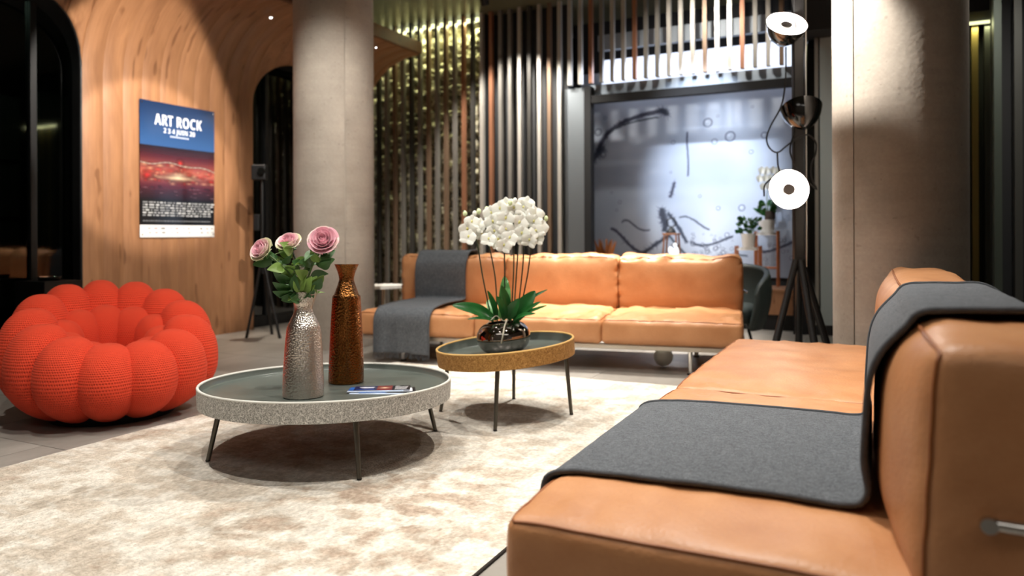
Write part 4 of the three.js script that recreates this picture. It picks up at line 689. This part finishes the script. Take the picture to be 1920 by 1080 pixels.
// ------------------------------------------------------------------ things behind the back sofa
{
  // dark shell chair
  const p = new THREE.Vector3((1437 - 960) / F * 6.5 - 0.35, 0, -6.5);
  const ch = thing('tub_chair', 'dark grey-green upholstered shell chair behind the end of back sofa', 'chair', p, -0.5);
  const shellMat = std({ color: 0x2a3230, roughness: 0.55, name: 'dark_green_upholstery' });
  const g = gridGeo(40, 18, (s, t) => { const a = (s - 0.5) * 4.4 + Math.PI, k = Math.pow(Math.max(0, Math.cos((s - 0.5) * Math.PI)), 0.5), top = lerp(0.5, 0.73, k), y = lerp(0.18, top, t), r = 0.30 + 0.07 * Math.sin(t * 2.2); return [r * Math.sin(a), y, r * Math.cos(a)]; });
  part(ch, 'shell', thicken(g, 40, 18, 0.045), shellMat);
  for (let k = -3; k <= 3; k++) { const a = k * 0.5 + Math.PI; part(ch, 'seam', tube([0.02, 0.25, 0.5, 0.75, 0.97].map((t) => { const top = lerp(0.5, 0.73, Math.sqrt(Math.max(0, Math.cos(k * 0.5 / 4.4 * Math.PI)))), r = 0.303 + 0.07 * Math.sin(t * 2.2); return [r * Math.sin(a), lerp(0.18, top, t), r * Math.cos(a)]; }), 0.005, 20, 6), shellMat); }
  part(ch, 'seat', lathe([[0, 0.40], [0.22, 0.39], [0.27, 0.34], [0.27, 0.24], [0, 0.24]], 32), shellMat);
  for (const a of [0.8, 2.4, 3.9, 5.5]) part(ch, 'leg', rod([0.2 * Math.sin(a), 0.24, 0.2 * Math.cos(a)], [0.27 * Math.sin(a), 0, 0.27 * Math.cos(a)], 0.012, 0.014), M.black);
  // small white side table and mustard pouf peeking out on the left
  const st = thing('side_table', 'small white side table beside the column behind sofa', 'table', [-1.32, 0, -7.6]);
  part(st, 'top', cyl(0.2, 0.2, 0.03, 0, 0.475, 0, 40), M.white); part(st, 'pole', cyl(0.02, 0.02, 0.45, 0, 0.24, 0), M.chrome); part(st, 'base', cyl(0.14, 0.15, 0.02, 0, 0.01, 0, 32), M.chrome);
  const pf = thing('pouf', 'mustard yellow pouf peeking out behind end of back sofa', 'pouf', [-0.82, 0, -7.25]);
  const must = std({ color: 0x8a6a1c, roughness: 0.9, name: 'mustard_fabric' }); part(pf, 'cushion', cushion(0.2, 0.16, 0.2, { r: 0.05, top: 0.02, wr: 0.002, nx: 16, ny: 10, nz: 16 }).geo.translate(0, 0.345, 0), must); part(pf, 'base', cyl(0.16, 0.16, 0.185, 0, 0.0925, 0), M.black);
  // glass ball under the sofa
  const gb = PX(1243, 690, 5.6); single('glass_ball', new THREE.SphereGeometry(0.072, 32, 24), phys({ color: 0xe6e8e0, transmission: 0.55, roughness: 0.5, thickness: 0, name: 'frosted_ball' }), 'translucent glass ball on the floor under the back sofa', 'ball', [gb.x, 0.075, gb.z]);
}
// bench and decor in the niche
const benchV = 8.3, benchTop = 0.43;
{
  const b = thing('bench', 'low oak bench on a dark plinth in the niche', 'bench', RV(-1.72, benchV, 0), -TH);
  part(b, 'plinth', box(1.95, 0.16, 0.46, 0, 0.08, 0), M.dark); const g = rbox(2.06, 0.262, 0.56, 0.006, 0, 0.295, 0); part(b, 'body', slabUv(g, 1.6), M.wood); part(b, 'top', slabUv(rbox(2.08, 0.03, 0.58, 0.005, 0, benchTop - 0.015, 0), 1.6), M.wood);
  const onBench = (x, dv = 0) => { const v = benchV + dv, k = (x - 960) / F, u = (k * v * CT - v * ST) / (CT + k * ST); return RV(u, v, benchTop); };
  const depth = (p) => -p.z, yAt = (p, y) => 1 - (y - HORIZON) / F * depth(p) - benchTop;
  // copper spiky plant
  const p1 = onBench(1133), cp = thing('spiky_plant', 'copper-brown dried spiky plant standing on the niche bench', 'plant', p1);
  const brn = phys({ color: 0xa8642c, roughness: 0.6, name: 'copper_leaf' }), potM = std({ color: 0x3a332c, roughness: 0.8, name: 'dark_pot' });
  part(cp, 'pot', lathe([[0, 0], [0.09, 0], [0.11, 0.16], [0.1, 0.16], [0, 0.14]], 28), potM);
  const lf = leafGeo(0.40, 0.055, 0.15, 0.3, 0.6);
  for (let i = 0; i < 20; i++) { const a = i * 2.4, tl = 0.1 + 0.5 * (i / 20); const m = part(cp, 'leaf', lf, brn); aim(m, new THREE.Vector3(0, 0.14, 0), new THREE.Vector3(Math.cos(a) * tl, 1, Math.sin(a) * tl), a); }
  // wooden lantern
  const p2 = onBench(1259, 0.1), la = thing('lantern', 'small wooden lantern with ring handle on the niche bench', 'lantern', p2, -TH);
  const lt = yAt(p2, 440), lw = std({ color: 0x8a5a38, roughness: 0.6, name: 'lantern_wood' });
  for (const [x, z] of [[-1, -1], [1, -1], [1, 1], [-1, 1]]) part(la, 'post', rod([x * 0.10, 0, z * 0.10], [x * 0.065, lt, z * 0.065], 0.011, 0.010, 8), lw);
  part(la, 'top', rbox(0.17, 0.02, 0.17, 0.004, 0, lt, 0), lw); part(la, 'base', rbox(0.22, 0.02, 0.22, 0.004, 0, 0.012, 0), lw); part(la, 'lid', lathe([[0, 0.075], [0.03, 0.07], [0.05, 0.03], [0.055, 0.012], [0, 0.012]], 24).translate(0, lt, 0), M.black);
  part(la, 'handle', new THREE.TorusGeometry(0.05, 0.007, 8, 30).translate(0, lt + 0.13, 0), M.black);
  // glowing white lamp
  const p3 = onBench(1264, -0.12), wl = thing('glow_lamp', 'small glowing white shape standing in front of wooden lantern', 'lamp', p3, 0);
  const gm = emit(0xffffff, 1.4, 'glowing_white'); const hy = yAt(p3, 483);
  part(wl, 'stand', mergeGeometries([cyl(0.05, 0.055, 0.015, 0, 0.0075, 0), cyl(0.006, 0.006, hy, 0, hy / 2, 0)]), M.white);
  part(wl, 'shade', mergeGeometries([new THREE.SphereGeometry(0.04, 20, 14).scale(0.8, 1.5, 0.6).rotateZ(0.35).translate(-0.03, hy + 0.06, 0), new THREE.SphereGeometry(0.04, 20, 14).scale(0.8, 1.7, 0.6).translate(0.022, hy + 0.05, 0), new THREE.SphereGeometry(0.022, 16, 12).translate(0.01, hy + 0.135, 0)]), gm);
  const gl = new THREE.PointLight(0xffffff, 0.25); gl.position.copy(p3).add(new THREE.Vector3(0, hy + 0.06, 0.09)); scene.add(gl);
  // plant stands with pots
  const copperWood = std({ color: 0xa9643a, roughness: 0.55, name: 'stand_wood' }), potW = std({ color: 0xeeece8, roughness: 0.35, name: 'white_pot' });
  const stand = (x, yTop, halfW, label, dv) => { const p = onBench(x, dv), h = yAt(p, yTop), s = thing('plant_stand', label, 'plant stand', p, -TH, 'plant stands on the bench'); for (const [a, c] of [[-1, -0.6], [1, -0.6], [1, 0.6], [-1, 0.6]]) part(s, 'leg', cyl(0.011, 0.011, h + 0.03, a * halfW, (h + 0.03) / 2, c * halfW), copperWood); part(s, 'crossbar', mergeGeometries([rod([-halfW, 0.20, -halfW * 0.6], [halfW, 0.20, -halfW * 0.6], 0.01), rod([-halfW, 0.20, halfW * 0.6], [halfW, 0.20, halfW * 0.6], 0.01), rod([-halfW, 0.2, 0], [halfW, 0.2, 0], 0.009)]), copperWood); part(s, 'shelf', cyl(halfW * 1.0, halfW * 1.0, 0.016, 0, h - 0.008, 0, 32), M.white); return [p, h]; };
  const [q1, h1] = stand(1403, 468, 0.12, 'lower wooden plant stand holding the small green plant', -0.15);
  const [q2, h2] = stand(1438, 440, 0.115, 'taller wooden plant stand holding the pot with white orchid', 0.15);
  const pot = (q, h, r, hh, mat, label) => { const o = thing('plant_pot', label, 'pot', q.clone().add(new THREE.Vector3(0, h, 0))); part(o, 'body', lathe([[0, 0.001], [r * 0.78, 0.001], [r, hh], [r * 0.92, hh], [r * 0.8, hh * 0.8], [0, hh * 0.8]], 32), mat); part(o, 'saucer', cyl(r * 1.25, r * 1.1, 0.012, 0, 0.007, 0, 32), mat); return o; };
  pot(q1, h1, 0.075, 0.16, potW, 'white pot with small green plant on the lower stand'); pot(q2, h2, 0.09, 0.15, potW, 'white pot on the taller stand under the orchid');
  const bush = (q, h, r, n, label, name) => { const o = thing(name, label, 'plant', q.clone().add(new THREE.Vector3(0, h, 0))); const lg = leafGeo(0.065, 0.045, 0.3, 0.2); part(o, 'stem', mergeGeometries([0, 1, 2, 3].map((i) => rod([0, -0.03, 0], [0.04 * Math.cos(i * 1.6), r, 0.04 * Math.sin(i * 1.6)], 0.003, 0.002, 5))), M.stemGreen); for (let i = 0; i < n; i++) { const a = rr(0, 6.28), e = rr(-0.1, 1), p = new THREE.Vector3(Math.cos(a) * r * 0.6 * rnd(), 0.02 + r * 0.9 * rnd(), Math.sin(a) * r * 0.6 * rnd()); const m = part(o, 'leaf', lg, rnd() < 0.5 ? M.leafDark : M.leafRose); aim(m, p, new THREE.Vector3(Math.cos(a), e, Math.sin(a)), a); } return o; };
  bush(q1, h1 + 0.14, 0.17, 60, 'small bushy green plant in the white pot lower down', 'potted_plant');
  const ip = thing('planter_sleeve', 'brown sleeve pot standing inside the taller white pot', 'pot', q2.clone().add(new THREE.Vector3(0.035, h2 + 0.125, 0))); part(ip, 'body', lathe([[0, 0.001], [0.055, 0.001], [0.06, 0.12], [0.054, 0.12], [0, 0.1]], 28), std({ color: 0x4c4038, roughness: 0.8, name: 'brown_pot' }));
  bush(q2.clone().add(new THREE.Vector3(0.0, 0, 0.03)), h2 + 0.21, 0.13, 46, 'trailing green plant below the far white orchid', 'potted_plant');
  const or = thing('potted_orchid', 'far white orchid on the taller plant stand in the niche', 'plant', q2.clone().add(new THREE.Vector3(0.02, h2 + 0.2, 0)));
  part(or, 'stem', tube([[0.0, -0.02, 0], [-0.02, 0.2, 0], [0.0, 0.36, 0], [-0.06, 0.46, 0]], 0.004, 30, 6), M.stemGreen); part(or, 'stem', tube([[0.01, -0.02, 0], [0.05, 0.2, 0], [0.03, 0.38, 0], [0.09, 0.47, 0]], 0.004, 30, 6), M.stemGreen);
  const pt = thicken(gridGeo(4, 5, (s, t) => { const k = 0.024 * Math.pow(Math.sin(Math.PI * Math.min(0.98, 0.1 + 0.88 * t)), 0.6); return [(s - 0.5) * 2 * k, 0.045 * t, 0.006 * t]; }), 4, 5, 0.0008); const pmat = phys({ color: 0xdad8cc, roughness: 0.6, transmission: 0.2, thickness: 0, name: 'far_petal' });
  for (let i = 0; i < 12; i++) { const c = new THREE.Vector3(-0.1 + 0.22 * (i / 11), 0.40 + 0.10 * Math.sin(i * 2.1) , 0.02 * Math.sin(i * 3)); const f = part(or, 'flower', new THREE.SphereGeometry(0.008, 8, 6), M.orchidLip); f.position.copy(c); for (let k = 0; k < 5; k++) { const m = part(f, 'petal', pt, pmat); const a = k * 1.257; aim(m, new THREE.Vector3(0, 0, 0.004), new THREE.Vector3(Math.sin(a), Math.cos(a), 0.15), 0); } }
  const ol = leafGeo(0.2, 0.06, 0.4, 0.3, 0.7); for (const [a, e] of [[0.2, 1.6], [2.8, 0.4]]) { const m = part(or, 'leaf', ol, M.leafDark); aim(m, new THREE.Vector3(0, 0, 0), new THREE.Vector3(Math.cos(a), e, 0.2), 0); }
}
// black tripod stand in front of the arched door
{
  const f = PX(492, 440, 7.3); f.y = 0; const t = thing('tripod_stand', 'black tripod stand with clamped device in front of arched door', 'tripod', f);
  for (const [x, z] of [[-0.14, 0.06], [0.2, 0.1], [0.02, -0.22]]) part(t, 'leg', rod([x * 0.1, 0.72, z * 0.1], [x, 0.0, z], 0.012, 0.015, 8), M.black);
  part(t, 'pole', cyl(0.013, 0.013, 1.05, 0, 1.15, 0), M.black); part(t, 'clamp', rbox(0.05, 0.16, 0.06, 0.008, -0.05, 1.13, 0), M.black);
  const h = part(t, 'head', rbox(0.14, 0.15, 0.08, 0.012, -0.02, 1.62, 0.02), M.black); part(h, 'lens', cyl(0.035, 0.03, 0.04).rotateX(Math.PI / 2).translate(0.02, 1.63, 0.075), M.blackGloss);
}
// black low cabinet behind the orange chair
{
  const p = PX(92, 440, 5.75); p.y = 0; const c = thing('black_cabinet', 'low black cabinet behind the orange bubble armchair', 'cabinet', p, -TH);
  part(c, 'body', rbox(0.36, 0.62, 0.3, 0.006, 0, 0.35, 0), M.black); part(c, 'base', box(0.32, 0.04, 0.26, 0, 0.02, 0), M.black);
  const ap = p.clone(); ap.y = 0.66; const d = thing('tealight_holder', 'small chrome dish standing on the black cabinet', 'dish', ap);
  part(d, 'bowl', lathe([[0, 0.002], [0.07, 0.002], [0.085, 0.03], [0.08, 0.03], [0.066, 0.008], [0, 0.008]], 36), M.chrome);
}

// ------------------------------------------------------------------ ceiling spotlights and recessed lights
function spotFixture(from, to, color, cd, deg, pen, size, label = 'black cylindrical spotlight under the lounge ceiling', group = 'ceiling spotlights') {
  const a = V3(from), b = V3(to), dir = b.clone().sub(a).normalize();
  const t = thing('ceiling_spotlight', label, 'spotlight', a, 0, group);
  const q = new THREE.Quaternion().setFromUnitVectors(new THREE.Vector3(0, -1, 0), dir);
  const can = part(t, 'housing', new THREE.CylinderGeometry(0.045, 0.045, 0.12, 24, 1, true).translate(0, 0.03, 0), M.black); can.quaternion.copy(q);
  const lens = part(t, 'lens', cyl(0.04, 0.04, 0.004, 0, -0.005, 0, 24), emit(color, 5, 'lit_lens')); lens.quaternion.copy(q);
  part(t, 'mount', rod([0, 0, 0], [0, CEIL - a.y - 0.001, 0], 0.012), M.black);
  const l = new THREE.SpotLight(color, cd, 0, deg * D2R, pen, 2); l.position.copy(a.clone().addScaledVector(dir, 0.04)); l.target.position.copy(b); l.castShadow = true; l.shadow.radius = size; scene.add(l, l.target);
}
for (const [f, t, c, i, d, p, s, label] of LAMPS) spotFixture(f, t, c, i, d, p, s, label);
for (const [u, v, w, d, k, label] of FILL_PANELS) {  // added soft fill, out of view, with a glowing face
  const t = thing('fill_panel', label, 'light panel', RV(u, v, CEIL), -TH, 'added fill light panels');
  part(t, 'frame', box(w + 0.06, 0.05, d + 0.06, 0, -0.026, 0), M.white); part(t, 'diffuser', box(w, 0.006, d, 0, -0.056, 0), emit(NEUTRAL, 1.2, 'lit_fill_panel'));
  const l = new THREE.RectAreaLight(NEUTRAL, k, w, d); l.position.copy(RV(u, v, CEIL - 0.07)); l.rotation.set(-Math.PI / 2, 0, TH); scene.add(l);
}
// spots on the oak wall and poster
spotFixture(RV(-3.3, 3.9, 3.4).toArray(), RV(UW, 4.55, 2.15).toArray(), NEUTRAL, 50, 20, 0.13, 1.5, 'black ceiling spotlight turned to the upper oak wall');
spotFixture(RV(-3.2, 4.2, 3.4).toArray(), RV(UW, 4.7, 1.35).toArray(), NEUTRAL, 38, 18, 0.13, 1.5, 'black ceiling spotlight turned to the poster');
// slat wash and mural spot
spotFixture(RV(-3.75, V0 - 0.85, 3.5).toArray(), RV(-3.7, V0, 1.3).toArray(), NEUTRAL, 34, 44, 0.3, 2, 'black ceiling spotlight washing the long slats');
spotFixture(RV(-3.2, V0 - 0.9, 3.5).toArray(), RV(-3.2, V0, 1.2).toArray(), NEUTRAL, 18, 38, 0.3, 2, 'black ceiling spotlight washing the slats beside the niche');
spotFixture(RV(-1.6, V0 - 1.1, 3.5).toArray(), RV(-1.6, V0, 2.75).toArray(), NEUTRAL, 8, 46, 0.5, 2, 'black ceiling spotlight washing the short slats over niche');
spotFixture(RV(-1.6, V0 - 2.3, 3.45).toArray(), RV(-1.68, 8.79, 1.6).toArray(), COOL, 100, 15, 1.0, 2, 'black ceiling spotlight turned to the mural');
{
  const from = RV(-1.5, V0 + 0.2, 2.64), to = RV(-1.66, 8.79, 1.6), t = thing('niche_spotlight', 'small spotlight inside the niche aimed at the mural', 'spotlight', from);
  const dir = to.clone().sub(from).normalize(), q = new THREE.Quaternion().setFromUnitVectors(new THREE.Vector3(0, -1, 0), dir);
  const h = part(t, 'housing', new THREE.CylinderGeometry(0.03, 0.03, 0.08, 20, 1, true).translate(0, 0.02, 0), M.black); h.quaternion.copy(q);
  const le = part(t, 'lens', cyl(0.028, 0.028, 0.004, 0, -0.005, 0, 20), emit(COOL, 5, 'lit_lens')); le.quaternion.copy(q); part(t, 'mount', rod([0, 0, 0], [0, 0.25, 0], 0.008), M.black);
  const l = new THREE.SpotLight(COOL, 3.5, 0, 62 * D2R, 0.9, 2); l.position.copy(from.clone().addScaledVector(dir, 0.03)); l.target.position.copy(to); l.castShadow = true; l.shadow.radius = 2; scene.add(l, l.target);
}
// recessed points in the oak vault
for (const [u, v, y, label] of [[-5.42, 5.62, 3.19, 'tiny recessed light in the oak vault above the poster'], [-5.3, 7.2, 3.235, 'tiny recessed light under the oak canopy beside the column']]) {
  const t = thing('recessed_light', label, 'light', RV(u, v, y)); part(t, 'ring', new THREE.TorusGeometry(0.022, 0.006, 8, 24).rotateX(Math.PI / 2), M.chrome); part(t, 'lens', new THREE.SphereGeometry(0.016, 14, 10), emit(0xffffff, 6, 'lit_point'));
  const l = new THREE.SpotLight(0xfff2e0, 22, 0, 24 * D2R, 0.7, 2); l.position.copy(RV(u, v, y - 0.03)); l.target.position.copy(RV(u + 0.5, v - 0.2, 0)); l.shadow.radius = 1; scene.add(l, l.target);
}

scene.traverse((o) => { if (o.isLight && !o.isRectAreaLight) o.castShadow = true; });
renderer.render(scene, camera);
